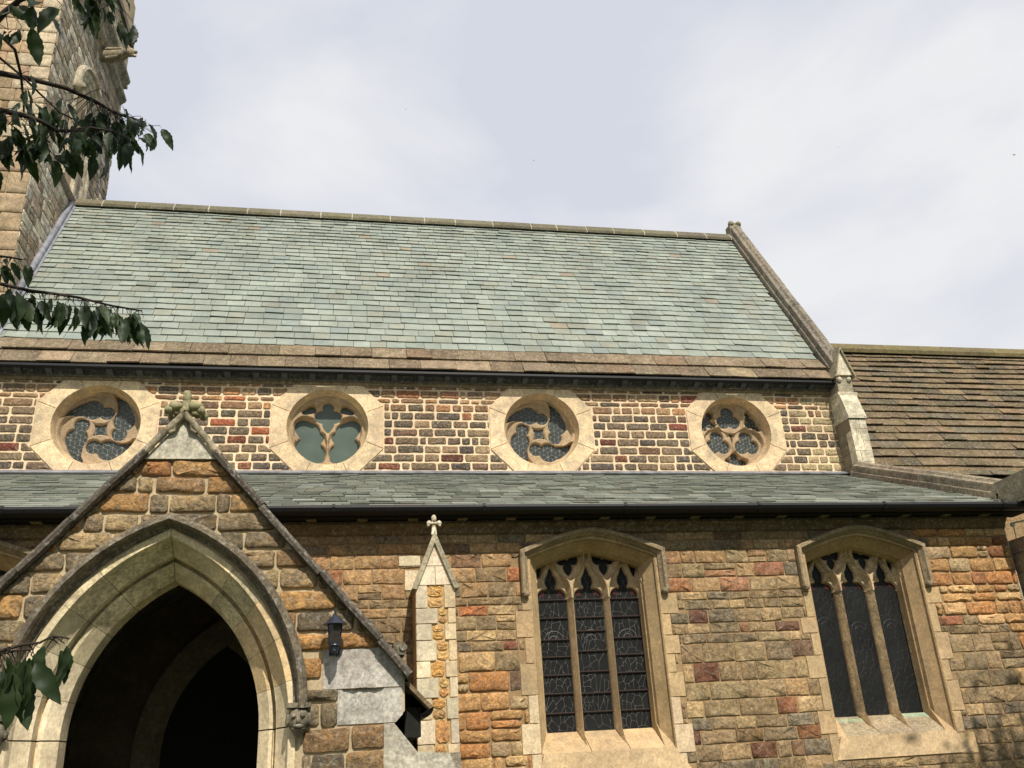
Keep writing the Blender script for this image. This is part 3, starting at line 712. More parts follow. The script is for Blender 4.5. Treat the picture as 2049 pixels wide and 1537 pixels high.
# ================================================================= tower
tow = thing('church_tower', 'square west tower of pale coursed stone with string courses and belfry opening', 'church tower', (XT-2, 17.5, 0))
c0 = [atX(*p, XT) for p in ((107,90),(64,338))]; TY = (c0[0].y+c0[1].y)/2; TB = atX(212,395,XT).y
ft = front(TY); fe = Frame((XT,0,0),(0,1,0),(0,0,1)); TOP = 24.0
mb = MB(); mb.box((XT-4.6,TY+.015,0),(XT-.015,TB-.015,TOP), rgb(200,178,144,.85)); emit('mortar_bed', mb, M['mortar'], tow)
lst = []; z = 8.6; i = 0
zq = atX(64,338,XT).z
TP = [rgb(184,160,128,.9), rgb(170,148,116,.9), rgb(192,172,140,.9), rgb(160,136,106,.9), rgb(176,148,112,.9), rgb(150,124,98,.9)]
while z < 18.6:
    h_ = rnd.uniform(.24,.34) if z > zq else rnd.uniform(.36,.5)
    ql = .62 if i % 2 else .36
    m2 = MB(); stone(m2, [(XT-ql,z+.008),(XT,z+.008),(XT,z+h_-.008),(XT-ql,z+h_-.008)], ft, .016, vary(rgb(196,180,150,.9) if z > zq else rgb(168,146,116,.9),.06,.02), r=.008, bulge=.1, rough=.003); lst.append(m2)
    for p in course(XT-2.4, XT-ql-.012, z, z+h_, .28, .62, .018):
        m2 = MB(); stone(m2, p, ft, .014, vary(rnd.choice(TP) if z > zq else rnd.choice(TP[:2]+TP[4:]), .12,.04), r=.014, bulge=.3, rough=.005); lst.append(m2)
    z += h_; i += 1
pieces(lst, 'wall_stone', 'wall_stones', M['tow'], tow, 200)
lst = []; z = 8.6; bz = None
aY0, aY1 = atX(150,165,XT).y, atX(196,200,XT).y; aC = (aY0+aY1)/2; aR = (aY1-aY0)/2
aZs = atX(172,143,XT).z - aR*1.0
zst = atX(120,366,XT).z+.17
arch_hole = [(aC-aR,zst)] + [(aC+aR,zst)] + [(aC+aR*math.cos(t), aZs+aR*math.sin(t)) for t in np.linspace(0, math.pi, 9)]
hpa = hplanes(arch_hole, 0)
i = 0
while z < 17.9:
    h_ = rnd.uniform(.2,.3)
    for p in course(TY+.0, TB, z, z+h_, .3, .7, .016, [hpa], wob=.012):
        m2 = MB(); stone(m2, p, fe, .014, vary(rnd.choice([rgb(176,166,146),rgb(158,144,122),rgb(186,178,160),rgb(150,134,112)]), .15,.03), r=.016, bulge=.4, rough=.008); lst.append(m2)
    z += h_; i += 1
pieces(lst, 'side_stone', 'side_stones', M['towe'], tow, 150)
# belfry opening: nested round orders
def round_path(c, r, zs, z0, n=14): return [(c-r,z0)] + [(c-r*math.cos(math.pi*i/n), zs+r*math.sin(math.pi*i/n)) for i in range(n+1)] + [(c+r,z0)]
mb = MB()
for o_, n_ in ((0,.10),(.14,.06),(.28,.01)):
    sweep(mb, round_path(aC, aR-o_, aZs, atX(120,366,XT).z+.17), [(-.14,n_-.16),(-.14,n_-.07),(-.10,n_-.02),(-.05,n_),(0,n_),(0,n_-.12)], fe, vary(rgb(170,160,138),.05))
emit('belfry_arch', mb, M['towe'], tow, smooth=True, edge=35)
mb = MB(); sweep(mb, round_path(aC, aR, aZs, aZs-.15), [(0,0),(0,.10),(.04,.16),(.10,.14),(.12,0)], fe, rgb(175,165,142)); emit('hood_mould', mb, M['towe'], tow, smooth=True, edge=35)
mb = MB(); mb.box((XT-.02,aC-.06,atX(120,366,XT).z+.1),(XT+.08,aC+.06,aZs-.1), rgb(170,160,138)); emit('belfry_mullion', mb, M['towe'], tow)
for q in (atX(148,172,XT), atX(195,274,XT)):
    m2 = MB(); m2.ball((XT+.12,q.y,q.z), .13, rgb(180,168,140), 10, 8); m2.ball((XT+.22,q.y-.03,q.z-.03), .06, rgb(170,160,135)); m2.rough(.03, 14); emit('carved_head', m2, M['towe'], tow, smooth=True)
# string courses and parapet
def string(z, pr, lo=-.0, hi=.0, name='string_course', mat='towe', tint=rgb(150,142,124)):
    m2 = MB(); P_ = [Vector((XT-4.6,TY,z)), Vector((XT,TY,z)), Vector((XT,TB+hi,z))]
    k = len(pr); vs = []
    for i, (p, d) in enumerate(zip(P_, (Vector((0,-1,0)), Vector((1,-1,0)), Vector((1,0,0))))):
        vs += [p + d*o_ + Vector((0,0,h_)) for o_, h_ in pr]
    m2.add(vs, [(i*k+j,i*k+(j+1)%k,(i+1)*k+(j+1)%k,(i+1)*k+j) for i in range(2) for j in range(k)] + [tuple(range(k)), tuple(range(3*k-1,2*k-1,-1))], tint)
    emit(name, m2, M[mat], tow)
zs1 = atX(202,93,XT).z
string(zs1, [(0,-.05),(.06,0),(.14,.08),(.16,.15),(.10,.20),(.06,.30),(0,.35)])
string(zs1+.62, [(0,-.1),(.08,0),(.17,.08),(.19,.16),(.15,.24),(0,.30)], name='cornice')
zl = atX(120,366,XT).z
m2 = MB(); m2.add([(XT+o,y,zl+h) for y in (atX(106,339,XT).y, atX(141,397,XT).y) for o,h in ((0,-.03),(.07,.0),(.12,.07),(.10,.12),(0,.17))], [(i,i+1,i+6,i+5) for i in range(4)]+[(0,1,2,3,4),(9,8,7,6,5)], rgb(120,112,98)); emit('string_course', m2, M['towe'], tow)
mb = MB(); mb.box((XT-4.6,TY-.12,zs1+.85),(XT+.04,TY+.2,zs1+2.0), rgb(185,170,138)); mb.box((XT-.2,TY+.2,zs1+.85),(XT+.04,TB-.1,zs1+2.0), rgb(175,160,132)); emit('parapet', mb, M['towe'], tow)
mb = MB(); mb.box((XT-.3,TY,zs1+2.0),(XT+.12,TB+.1,zs1+2.2), rgb(120,112,98)); emit('parapet_coping', mb, M['towe'], tow)
mb = MB(); px0 = at(222,60,TB).x; px1 = at(256,60,TB).x
mb.box((px0,TB-.15,zs1-.6),(px1,TB+.4,TOP-2), rgb(205,190,155)); mb.box((px0-.04,TB-.20,zs1+.9),(px1+.08,TB+.45,zs1+1.02), rgb(190,176,142)); emit('corner_pinnacle', mb, M['tow'], tow)
for q in ((250,62),(262,80)):
    p = at(*q, TB-.2); m2 = MB(); m2.ball(p, .12, rgb(120,108,85)); m2.ball(p+Vector((.1,-.04,-.02)), .07, rgb(120,108,85)); m2.rough(.03, 14); emit('carved_crocket', m2, M['towe'], tow, smooth=True)
# gargoyle: ribbed wing, body and head leaning out of the cornice
gy = 18.1; g0 = at(196,104,gy); g1 = at(266,100,gy); zz = g0.z
m2 = MB(); tg = rgb(150,138,112)
m2.tube([(XT-.1,gy,zz-.12),(XT+.2,gy,zz-.12),(XT+.5,gy-.02,zz-.05),(g1.x-.12,gy-.04,zz+.0)], [.13,.15,.14,.10], tg, 10)
for k in range(5): m2.tube([(XT+.12,gy-.10+k*.03,zz+.02+k*.035),(XT+.45,gy-.12+k*.03,zz+.05+k*.03),(g1.x-.14,gy-.08+k*.02,zz+.04+k*.02)], [.03,.035,.02], tg, 6)
m2.tube([(XT+.15,gy-.08,zz-.24),(XT+.4,gy-.1,zz-.2),(XT+.5,gy-.12,zz-.12)], [.05,.06,.03], tg, 6)
m2.ball((g1.x-.05,gy-.04,zz+.03), .12, tg, 10, 8, (1,.9,1)); m2.tube([(g1.x,gy-.04,zz+.06),(g1.x+.12,gy-.04,zz+.05)], [.06,.04], tg, 8); m2.tube([(g1.x,gy-.04,zz-.04),(g1.x+.10,gy-.04,zz-.08)], [.05,.025], tg, 8)
for s_ in (-1,1): m2.tube([(g1.x-.06,gy-.04+s_*.07,zz+.1),(g1.x-.1,gy-.04+s_*.1,zz+.18)], [.03,.01], tg, 5)
m2.rough(.012, 20); emit('gargoyle', m2, M['towe'], tow, smooth=True)

# ================================================================= side aisle
ais = thing('church_aisle', 'low stone side aisle with pointed tracery windows, black gutter and shallow green slate roof', 'church aisle', (2.5, YA, 0))
fa = front(YA); zA = at(900, 1013, 10.68).z; zA1 = at(800, 951, YC-.14).z; XA = at(2028, 1000, 10.68).x
ra, LA = roof_frame(10.68, zA, YC-.14, zA1)
lst = []
slate_rows(lst, ra, rows_between(LA, .22, .17), lambda v: -6.5, lambda v: XA+.02, (.26,.24), 1.4, SL, [30,28,20,8,8,.6,.1,4], .014, .009, .022, .004)
pieces(lst, 'slate', 'slates_beyond', M['slate'], ais, 280, smooth=False)
mb = MB(); mb.add([ra.P(-6.5,0,-.015), ra.P(XA+.2,0,-.015), ra.P(XA+.2,LA,-.015), ra.P(-6.5,LA,-.015)], [(0,1,2,3)], (.02,)*3)
mb.box((-6.5,10.72,zA-.12),(XA+.2,YA+.02,zA-.03)); emit('roof_underlay', mb, M['under'], ais)
fg = front(10.66); mb = MB()
extr(mb, [(zA-.01,.0),(zA-.01,.10),(zA-.045,.115),(zA-.085,.095),(zA-.11,.05),(zA-.115,-.02),(zA-.01,-.02)], fg, -6.5, XA+.12, (.02,)*3); emit('gutter', mb, M['black'], ais)
for x in np.arange(-5.6, XA, 1.83):
    mb = MB(); extr(mb, [(zA+.0,.105),(zA-.04,.125),(zA-.09,.105),(zA-.12,.05),(zA-.12,-.0),(zA,-.0)], fg, x, x+.035, (.02,)*3); emit('gutter_joint', mb, M['black'], ais)
mb = MB(); extr(mb, [(zA-.13,0),(zA-.13,.10),(zA-.17,.12),(zA-.22,.07),(zA-.27,.05),(zA-.30,0)], fa, -6.5, XA-.02, rgb(110,92,68)); emit('cornice', mb, M['worn'], ais)
for x in np.arange(-6, XA, .62):
    mb = MB(); mb.box((x,YA-.2,zA-.13),(x+.12,YA,zA-.08), rgb(130,115,90)); emit('eaves_corbel', mb, M['worn'], ais)
ztop = zA - .28
WA = [-4.25, 3.19, 6.98]; WA_a, WZS, WZA, WZB = .83, 3.98, 4.21, 1.66
XW = 9.32
holes = [depressed(c, WA_a-.01, WZS, WZA, z0=WZB) for c in WA]
emit('mortar_bed', tinted(wall_sheet([(-6.5,0),(XW,0),(XW,zA-.1),(-6.5,zA-.1)], holes, fa, 0), rgb(160,134,98,.9)), M['mortar'], ais)
mb = MB(); mb.box((-6.5,YA+.6,0),(XW,YA+.7,zA)); mb.box((XW-.4,YA+.01,0),(XW,YC,zA-.15)); emit('inner_wall', mb, M['under'], ais)
AP = [rgb(160,136,98), rgb(148,127,92), rgb(136,118,90), rgb(124,112,90), rgb(178,150,106), rgb(142,120,86), rgb(166,134,90), rgb(136,104,76), rgb(120,94,72), rgb(170,126,80)]
AW = [24, 22, 18, 14, 9, 14, 3, 1.4, 1.0, .8]
OC = [rgb(196,154,98), rgb(184,142,88), rgb(206,168,114), rgb(172,128,78), rgb(188,132,76), rgb(178,152,112)]
hs = [.117,.13,.175,.185,.185,.105,.118,.175,.13,.118,.235,.23,.215,.2,.145,.16,.19,.2,.2,.2,.2,.2]
aac = [((682,1146),(160,104,64)),((1025,1137),(190,112,58)),((967,1218),(192,108,52)),((700,1240),(150,96,66)),((1425,1147),(176,124,84)),((1380,1160),(165,110,66)),((1388,1333),(120,72,52)),((1362,1333),(112,66,46)),
       ((1013,1300),(135,80,58)),((1405,1225),(115,74,56)),((1500,1470),(125,100,60)),((1415,1365),(165,120,82)),((1560,1405),(150,92,58)),((1622,1425),(140,82,48)),((1610,1460),(135,84,50)),((1953,1375),(150,86,52)),((1893,1247),(165,100,66)),
       ((1540,1140),(165,105,72)),((1480,1165),(176,122,86)),((1545,1510),(112,70,50)),((1490,1260),(160,112,76)),((1395,1470),(110,70,56)),((1978,1095),(150,88,48)),((2005,1090),(150,90,50)),((1970,1150),(165,105,60)),((1575,1243),(120,78,60))]
aac = [((at(*p,YA).x, at(*p,YA).z), rgb(*c)) for p, c in aac]
hpw = []
for c in WA:
    hpw.append(hplanes([(c-WA_a-.13,WZB-.28),(c+WA_a+.13,WZB-.28),(c+WA_a+.13,WZS+.0),(c-WA_a-.13,WZS+.0)], 0))
    hd = depressed(c, WA_a+.13, WZS+.02, WZA+.13, z0=WZS-.2); hpw.append(hplanes(list(reversed(hd)), 0))
    # alternating quoin blocks of the jamb
BX0, BX1 = .88, 1.36
hpw.append(hplanes([(BX0-.0,0),(BX1+.0,0),(BX1,3.5),(BX0,3.5)], .0))
quoin_holes = []; quoins = []
for c in WA:
    for s_ in (-1, 1):
        z = WZB - .28; i = rnd.randint(0, 1)
        while z < WZS - .1:
            h_ = rnd.uniform(.20,.40); z1 = min(z+h_, WZS-.02); wd = .12 + (.0 if i % 2 else rnd.uniform(.06,.13)); e0 = c + s_*(WA_a+.004); e1 = c + s_*(WA_a+wd)
            if z > 3.3: wd = .13; e1 = c + s_*(WA_a+wd)
            q = [(min(e0,e1),z+.004),(max(e0,e1),z+.004),(max(e0,e1),z1-.004),(min(e0,e1),z1-.004)]; quoins.append((c, q))
            if wd > .14: quoin_holes.append(hplanes(q, .006))
            z = z1; i += 1
z = ztop; lst = []
for j, h_ in enumerate(hs):
    z0 = z - h_
    if z0 < .6: break
    for p in course(-5.4, XW-.005, z0, z, .24 if h_ < .2 else .28, .46 if h_ < .2 else .55, .014, hpw + quoin_holes, wob=.007):
        xs = [q[0] for q in p]; zs = [q[1] for q in p]; cx_, cz_ = sum(xs)/len(xs), sum(zs)/len(zs)
        och = (1.36 < cx_ < 2.35 and cz_ < 2.62 + .25*math.sin(cx_*5)) or (cx_ > 7.95 and cz_ > 3.02 + .1*math.sin(cx_*7)) or cx_ > 9.05
        col = pick(AP, AW) if not och else vary(mute(rnd.choice(OC), .12), .12, .03)
        if 3.55 < cz_ < 4.2 and rnd.random() < .5 and not och: col = vary(rgb(172,138,98), .12, .03)
        for (ax, az), ac in aac:
            if min(xs) < ax < max(xs) and min(zs) < az < max(zs): col = vary(mute(ac), .05)
        mb = MB()
        if och: stone(mb, p, fa, .024, col, r=.026, bulge=.5, rough=.013)
        else: stone(mb, p, fa, .012, col, r=.007, bulge=.3, rough=.008)
        lst.append(mb)
    z = z0
pieces(lst, 'wall_stone', 'wall_stones', M['rubble'], ais)
mb = MB(); mb.box((XW-.0,YA+.001,0),(XW+.01,YC,zA)); emit('end_wall', mb, M['mortar'], ais)
# aisle windows
from mathutils.geometry import delaunay_2d_cdt
def voronoi_edges(u0, u1, v0, v1, n, r, stretch=1.6):
    pts = [Vector((r.uniform(u0-.1,u1+.1), r.uniform(v0-.1,v1+.1)/stretch)) for _ in range(n)]
    co, ed, fc, *_ = delaunay_2d_cdt(pts, [], [], 0, 1e-5); cc = []; em = {}
    for fi, f in enumerate(fc):
        a, b, c = (co[k] for k in f[:3]); d = 2*(a.x*(b.y-c.y)+b.x*(c.y-a.y)+c.x*(a.y-b.y))
        if abs(d) < 1e-9: cc.append(None); continue
        ux = (a.length_squared*(b.y-c.y)+b.length_squared*(c.y-a.y)+c.length_squared*(a.y-b.y))/d; uy = (a.length_squared*(c.x-b.x)+b.length_squared*(a.x-c.x)+c.length_squared*(b.x-a.x))/d
        cc.append((ux, uy*stretch))
        for q in range(3): em.setdefault(tuple(sorted((f[q], f[(q+1)%3]))), []).append(fi)
    res = []
    for k, l in em.items():
        if len(l) == 2 and cc[l[0]] and cc[l[1]]:
            a, b = cc[l[0]], cc[l[1]]
            if all(u0 <= p[0] <= u1 and v0 <= p[1] <= v1 for p in (a, b)): res.append((a, b))
    return res
LU = [(-.49, .203), (.0, .20), (.49, .203)]
def light_shapes(c, off):
    F1 = []; F2 = []
    for lu, hw in LU:
        x = c + lu + off
        F1.append(chain([(x,3.50,hw),(x,3.60,hw*.97),(x,3.69,hw*.82),(x,3.78,hw*.57),(x,3.87,hw*.30),(x,3.97,.018),(x,4.08,.002)]))
        F2.append(np.vstack([chain([(x-.088,3.53,.098),(x+.088,3.53,.098)]), chain([(x,3.58,.07),(x,3.66,.045)]), chain([(x,3.72,.075),(x,3.75,.072)]), chain([(x,3.80,.045),(x,3.90,.010)])]))
    for lu in (-.245, .245):
        x = c + lu + off
        F1.append(chain([(x,3.76,.012),(x,3.85,.075),(x,3.95,.165),(x,4.02,.175)]))
        F2.append(np.vstack([chain([(x-.085,4.03,.062),(x-.08,4.01,.062)]), chain([(x+.085,4.03,.062),(x+.08,4.01,.062)]), chain([(x,3.99,.03),(x,3.95,.03)]), chain([(x,3.91,.062),(x,3.88,.05),(x,3.82,.012)])]))
    for lu in (-.665, .665):
        x = c + lu*.98 + off
        F1.append(chain([(x,3.76,.02),(x,3.88,.06),(x,3.95,.08)])); F2.append(chain([(x,3.80,.015),(x,3.88,.04),(x,3.94,.05)]))
    return np.vstack(F1), np.vstack(F2)
def aisle_window(c, dark, seed, name='traceried_window'):
    r = random.Random(seed); wt = vary(rgb(182,156,116,.95), .04, .02)
    mb = MB(); op = depressed(c, WA_a, WZS, WZA, z0=WZB+.05)
    sweep(mb, op, [(-.135,-.40),(-.135,-.26),(-.115,-.24),(-.105,-.215),(-.115,-.19),(-.10,-.17),(-.012,-.035),(-.0,-.03),(0,.006),(.03,.008)], fa, wt)
    root = emit(name, mb, M['ash'], ais, smooth=True, edge=30)
    for n, (cc_, q) in enumerate(quoins):
        if cc_ == c:
            m2 = MB(); stone(m2, q, fa, .012, vary(rgb(184,158,118,.95), .07, .02) if q[0][1] > 2.1 or c > 5 else vary(rgb(204,184,150,.95), .06, .02), r=.004, bulge=0, rough=.001); emit('quoin_stone', m2, M['ash'], root)
    path = depressed(c, WA_a, WZS, WZA, n=9); k = len(path)
    for a, b in ((0,5),(5,9),(9,14),(14,k)):
        m2 = MB(); sweep(m2, path, [(.004,.0),(.004,.010),(.105,.010),(.105,0)], fa, vary(rgb(186,158,118,.95), .06, .02), i0=a, i1=b+0 if b == k else b+1); emit('arch_stone', m2, M['ash'], root)
    hp_ = depressed(c, WA_a+.035, WZS+.015, WZA+.035, n=9, z0=3.52)
    m2 = MB(); sweep(m2, hp_, [(0,0),(0,.03),(.012,.045),(.03,.06),(.045,.10),(.085,.105),(.10,.085),(.10,0)], fa, rgb(150,132,102)); emit('hood_mould', m2, M['worn'], root, smooth=True, edge=30)
    for s_ in (-1, 1):
        m2 = MB(); m2.ball(fa.P(c+s_*(WA_a+.085), 3.515, .055), .05, rgb(140,124,98)); emit('hood_stop', m2, M['worn'], root, smooth=True)
    F1, F2 = light_shapes(c, 0.0); tb = 1.88
    def fn(u, v):
        if v < 3.5:
            d = min(max(abs(u-c-lu)-(hw-.005), 0) if abs(u-c-lu) > hw-.005 else -(hw-.005-abs(u-c-lu)) for lu, hw in LU)
            return d, -.37 + .14*ss(d/.05)
        b1, b2 = sdf(F1, u, v), sdf(F2, u, v)
        h = -.37 + .03*ss(b2/.015) + (.11*ss(b1/.035) if b1 > 0 else 0)
        return b2, h
    us = np.linspace(c-.72, c+.72, 140); vs_ = np.concatenate([np.array([tb-.1,2.2,2.6,3.0,3.3]), np.linspace(3.45, 4.16, 68)])
    tr = plate(us, vs_, fn, fa, -.44, vary(rgb(196,172,134,.95), .04, .02)); emit('tracery', tr, M['ash'] if not dark else M['worn'], root, smooth=True, edge=40)
    gl = MB(); gl.box((c-.72,YA+.395,tb-.1),(c+.72,YA+.40,4.18), (.02,)*3); emit('glass', gl, M['glass'], root)
    lc = MB()
    for lu, hw in LU:
        for a, b in voronoi_edges(c+lu-hw, c+lu+hw, tb, 3.86, 150, r):
            dx, dy = b[0]-a[0], b[1]-a[1]; l = math.hypot(dx, dy) or 1; t = .0022; nx, ny = -dy/l*t, dx/l*t
            lc.add([fa.P(a[0]+nx,a[1]+ny,-.393), fa.P(b[0]+nx,b[1]+ny,-.393), fa.P(b[0]-nx,b[1]-ny,-.393), fa.P(a[0]-nx,a[1]-ny,-.393), fa.P((a[0]+b[0])/2,(a[1]+b[1])/2,-.389)], [(0,1,4),(1,2,4),(2,3,4),(3,0,4)], (.3,)*3)
        # a leaded arch over each figure
        x = c+lu; zc = 3.02 + r.uniform(-.05,.05)
        for q in range(10):
            t0, t1 = math.pi*q/10, math.pi*(q+1)/10
            for rr in (.13, .07):
                lc.tube([fa.P(x+rr*math.cos(t0), zc+rr*math.sin(t0), -.39), fa.P(x+rr*math.cos(t1), zc+rr*math.sin(t1), -.39)], .003, (.3,)*3, 3, cap=False)
    emit('lead_cames', lc, M['came2'] if dark else M['came'], root, kind='stuff')
    for li, (lu, hw) in enumerate(LU):
        zs_ = [3.50, 3.27, 3.0, 2.79, 2.57, 2.35, 2.12] if li != 1 else [3.50, 3.27, 3.10, 2.85, 2.6, 2.34, 2.12]
        for z_ in ([] if dark else zs_):
            m2 = MB(); m2.tube([fa.P(c+lu-hw-.01, z_, -.375), fa.P(c+lu+hw+.01, z_, -.375)], .009, (.03,.02,.02), 6); emit('saddle_bar', m2, M['bar'], root)
        for s_ in (-1, 1):
            m2 = MB(); x = c+lu+s_*.12; m2.add([fa.P(x-.02,3.56,-.391), fa.P(x+.03,3.54,-.391), fa.P(x+.035,3.62,-.391), fa.P(x-.005,3.66,-.391), fa.P(x-.035,3.62,-.391)], [(0,1,2,3,4)], (.2,.03,.03)); emit('red_pane', m2, M['redglass'], root)
    # sill: inner step, splayed step and lower slope
    m2 = MB(); pr = [(1.90,-.42),(1.90,-.37),(1.80,-.22),(1.66,.0),(1.60,.0),(1.60,-.42)]
    for a, b in ((-.70,-.22),(-.215,.26),(.265,.70)):
        m3 = MB(); extr(m3, pr, fa, c+a, c+b-.003, vary(rgb(196,168,128,.9) if not dark else rgb(160,144,116,.9), .07, .02)); emit('sill_stone', m3, M['ash'] if not dark else M['worn'], root)
    for s_ in (-.245, .245):
        m3 = MB(); m3.add([fa.P(c+s_-.05,1.95,-.38), fa.P(c+s_+.05,1.95,-.38), fa.P(c+s_,1.93,-.22), fa.P(c+s_-.035,1.80,-.30), fa.P(c+s_+.035,1.80,-.30), fa.P(c+s_,1.72,-.10)], [(0,2,5,3),(2,1,4,5),(0,1,2)], wt); emit('mullion_foot', m3, M['worn'], root)
    m3 = MB(); m3.prism([(c-.80,1.665),(c-.90,1.40),(c+1.0,1.40),(c+.80,1.665)][::-1], -.05, .02, fa, rgb(205,178,138,.95)); emit('sill_slab', m3, M['ash'], root)
    for s_ in (-1, 1):
        m3 = MB(); m3.add([fa.P(c+s_*.70,1.90,-.40), fa.P(c+s_*.70,1.95,-.25), fa.P(c+s_*.82,1.75,-.02), fa.P(c+s_*.84,1.64,.008), fa.P(c+s_*.70,1.64,0)], [(0,1,2,3,4)], wt); emit('sill_return', m3, M['ash'], root)
    if dark:   # copper-green run-off stain on the inner sill lip
        m3 = MB(); extr(m3, [(1.905,-.36),(1.86,-.295),(1.84,-.292),(1.88,-.38)], fa, c+.2, c+.69, rgb(150,164,138)); extr(m3, [(1.875,-.31),(1.845,-.275),(1.83,-.27),(1.85,-.33)], fa, c-.68, c-.2, rgb(150,160,128)); emit('verdigris_sill_lip', m3, M['ash'], root)
aisle_window(WA[1], False, 3); aisle_window(WA[2], True, 5); aisle_window(WA[0], True, 9)
# aisle gable coping and kneeler
CP2 = [(a*.85, b*.95) for a, b in CPR]
coping(ra, .32, LA-.30, XA, 0, CP2, M['dark'], ais, rgb(150,134,112,.85), 1.0)
zk2 = atX(1985,957,XA).z; pr = [(10.98,zA+.02),(10.98,zk2-.08),(10.30,zk2-.06),(10.30,zA-.02)]
mb = MB(); fx = Frame((0,0,0),(0,1,0),(0,0,1))
mb.prism([(y,z) for y,z in reversed(pr)], XA, XA+.30, fx, rgb(140,130,108), cap0=True); mb.tube([(XA+.15,11.0,zk2-.08),(XA+.15,10.28,zk2-.05)], .05, rgb(150,138,112), 8); emit('kneeler_stone', mb, M['worn'], ais)
mb = MB(); mb.prism([(XA-.02,zA+.0),(XA+.40,zA+.0),(XA+.40,zA+.30),(XA+.19,zA+.48),(XA-.02,zA+.30)], 0, .16, front(10.34), rgb(200,190,160), cap0=True); emit('kneeler_gablet', mb, M['worn'], ais)
mb = MB(); mb.ball((XA+.06,10.14,zA+.03), .05, rgb(190,180,150)); mb.rough(.01, 25); emit('carved_ball', mb, M['worn'], ais, smooth=True)
# corner buttress beyond the last window
z = 4.12; i = 0
while z > .6:
    h_ = rnd.uniform(.2,.3); m2 = MB(); m2.box((XW+.06+(.0 if z < 3.6 else .04),YA-.55,z-h_+.008),(XW+.6,YA+.3,z), vary(rgb(150,128,96),.15,.04)); emit('corner_stone', m2, M['worn'], ais); z -= h_; i += 1
mb = MB(); mb.tube([at(2024,1050,YA-.03), at(2030,1046,YA-.08), at(2049,1042,YA-.1)], .012, (.6,.58,.5), 6); mb.ball(at(2026,1050,YA-.05), .035, (.6,.58,.5)); mb.tube([at(2028,1052,YA-.03), at(2035,1085,YA-.02), at(2042,1110,YA-.02)], .008, (.6,.58,.5), 5); emit('cable_bracket', mb, M['ash'], ais, smooth=True)
# small gabled buttress between porch and window
bY2 = YA-.50; fb = front(bY2); x0, x1 = at(832,1200,bY2).x, at(911,1200,bY2).x
zap = at(870,1066,bY2).z; zsh = at(870,1171,bY2).z; xm = (x0+x1)/2
mb = MB(); mb.prism([(x0+.02,.3),(x1-.02,.3),(x1-.02,zsh),(xm,zap-.12),(x0+.02,zsh)], -.5, -.012, fb, rgb(190,165,120)); emit('buttress_core', mb, M['mortar'], ais)
z = zsh; i = 0; BI = [rgb(216,200,168), rgb(206,186,148), rgb(198,186,160)]
while z > 1.75:
    h_ = rnd.uniform(.17,.27); z0 = z-h_; wl, wr = (.22,.09) if i % 2 else (.155,.13)
    wl += rnd.uniform(-.03,.03)
    for a, b in ((x0, x0+wl), (x1-wr, x1)):
        m2 = MB(); stone(m2, [(a,z0+.004),(b,z0+.004),(b,z-.004),(a,z-.004)], fb, .012, vary(rnd.choice(BI),.05,.02), r=.004, bulge=.02, rough=.003, base=-.14); emit('dressed_stone', m2, M['ash'], ais)
    a, b = x0+wl+.014, x1-wr-.014
    if b - a > .04:
        for p in ([(a,z0+.01),(b,z0+.01),(b,z-.01),(a,z-.01)],) if rnd.random() < .5 else ([(a,z0+.01),(b,z0+.01),(b,(z+z0)/2-.006),(a,(z+z0)/2-.006)], [(a,(z+z0)/2+.006),(b,(z+z0)/2+.006),(b,z-.01),(a,z-.01)]):
            m2 = MB(); stone(m2, p, fb, .002, vary(rnd.choice([rgb(206,158,92), rgb(196,150,96), rgb(178,140,98), rgb(210,172,112)]),.08,.03), r=.035, bulge=3, rough=.008, base=-.04); emit('infill_stone', m2, M['rubble'], ais)
    m2 = MB(); m2.box((x0-.004,bY2+.006,z0+.004),(x0+.03,YA-.001,z-.004), vary(rgb(170,136,92),.12,.03)); emit('side_stone', m2, M['rubble'], ais)
    z = z0; i += 1
t1_ = zsh + (zap-zsh)*.36; t2_ = zsh + (zap-zsh)*.62
def tri_x(z_): t = (z_-zsh)/(zap-zsh); return x0+(xm-x0)*t, x1+(xm-x1)*t
for za_, zb_, sp in ((zsh, t1_, 1), (t1_, zap-.06, 0)):
    a0, b0 = tri_x(za_); a1, b1 = tri_x(zb_)
    parts = [[(a0,za_+.004),(xm-.003,za_+.004),(xm-.003,zb_-.004),(a1,zb_-.004)], [(xm+.003,za_+.004),(b0,za_+.004),(b1,zb_-.004),(xm+.003,zb_-.004)]] if sp else [[(a0,za_+.004),(b0,za_+.004),(b1,zb_-.004),(a1,zb_-.004)]]
    for p in parts: m2 = MB(); m2.prism(p, -.4, .010, fb, vary(rgb(212,198,170),.04,.02)); emit('gablet_stone', m2, M['ash'], ais)
for s_ in (-1, 1):
    ex = xm + s_*((x1-x0)/2+.045); m2 = MB()
    p = [(xm, zap+.02),(ex, zsh-.04),(ex-s_*.055, zsh-.05),(xm, zap-.13)]
    if s_ < 0: p = p[::-1]
    m2.prism(p[::-1], -.52, .05, fb, vary(rgb(158,148,122),.06), cap0=True); emit('gablet_coping', m2, M['worn'], ais)
fz = at(870,1046,bY2-.02); m2 = MB(); tg = rgb(200,190,164)
m2.tube([(xm,bY2+.02,zap-.02),(xm,bY2+.02,fz.z+.02)], [.035,.022], tg, 8); m2.ball((xm,bY2,fz.z+.055), .032, tg, sc=(1,1,1.5)); m2.ball((xm-.06,bY2,fz.z), .032, tg); m2.ball((xm+.06,bY2,fz.z), .032, tg)
m2.tube([(xm-.06,bY2,fz.z),(xm+.06,bY2,fz.z)], .018, tg, 6); m2.ball((xm-.07,bY2-.01,fz.z-.03), .018, tg); m2.ball((xm+.07,bY2-.01,fz.z-.03), .018, tg); m2.rough(.006, 30); emit('finial', m2, M['worn'], ais, smooth=True)
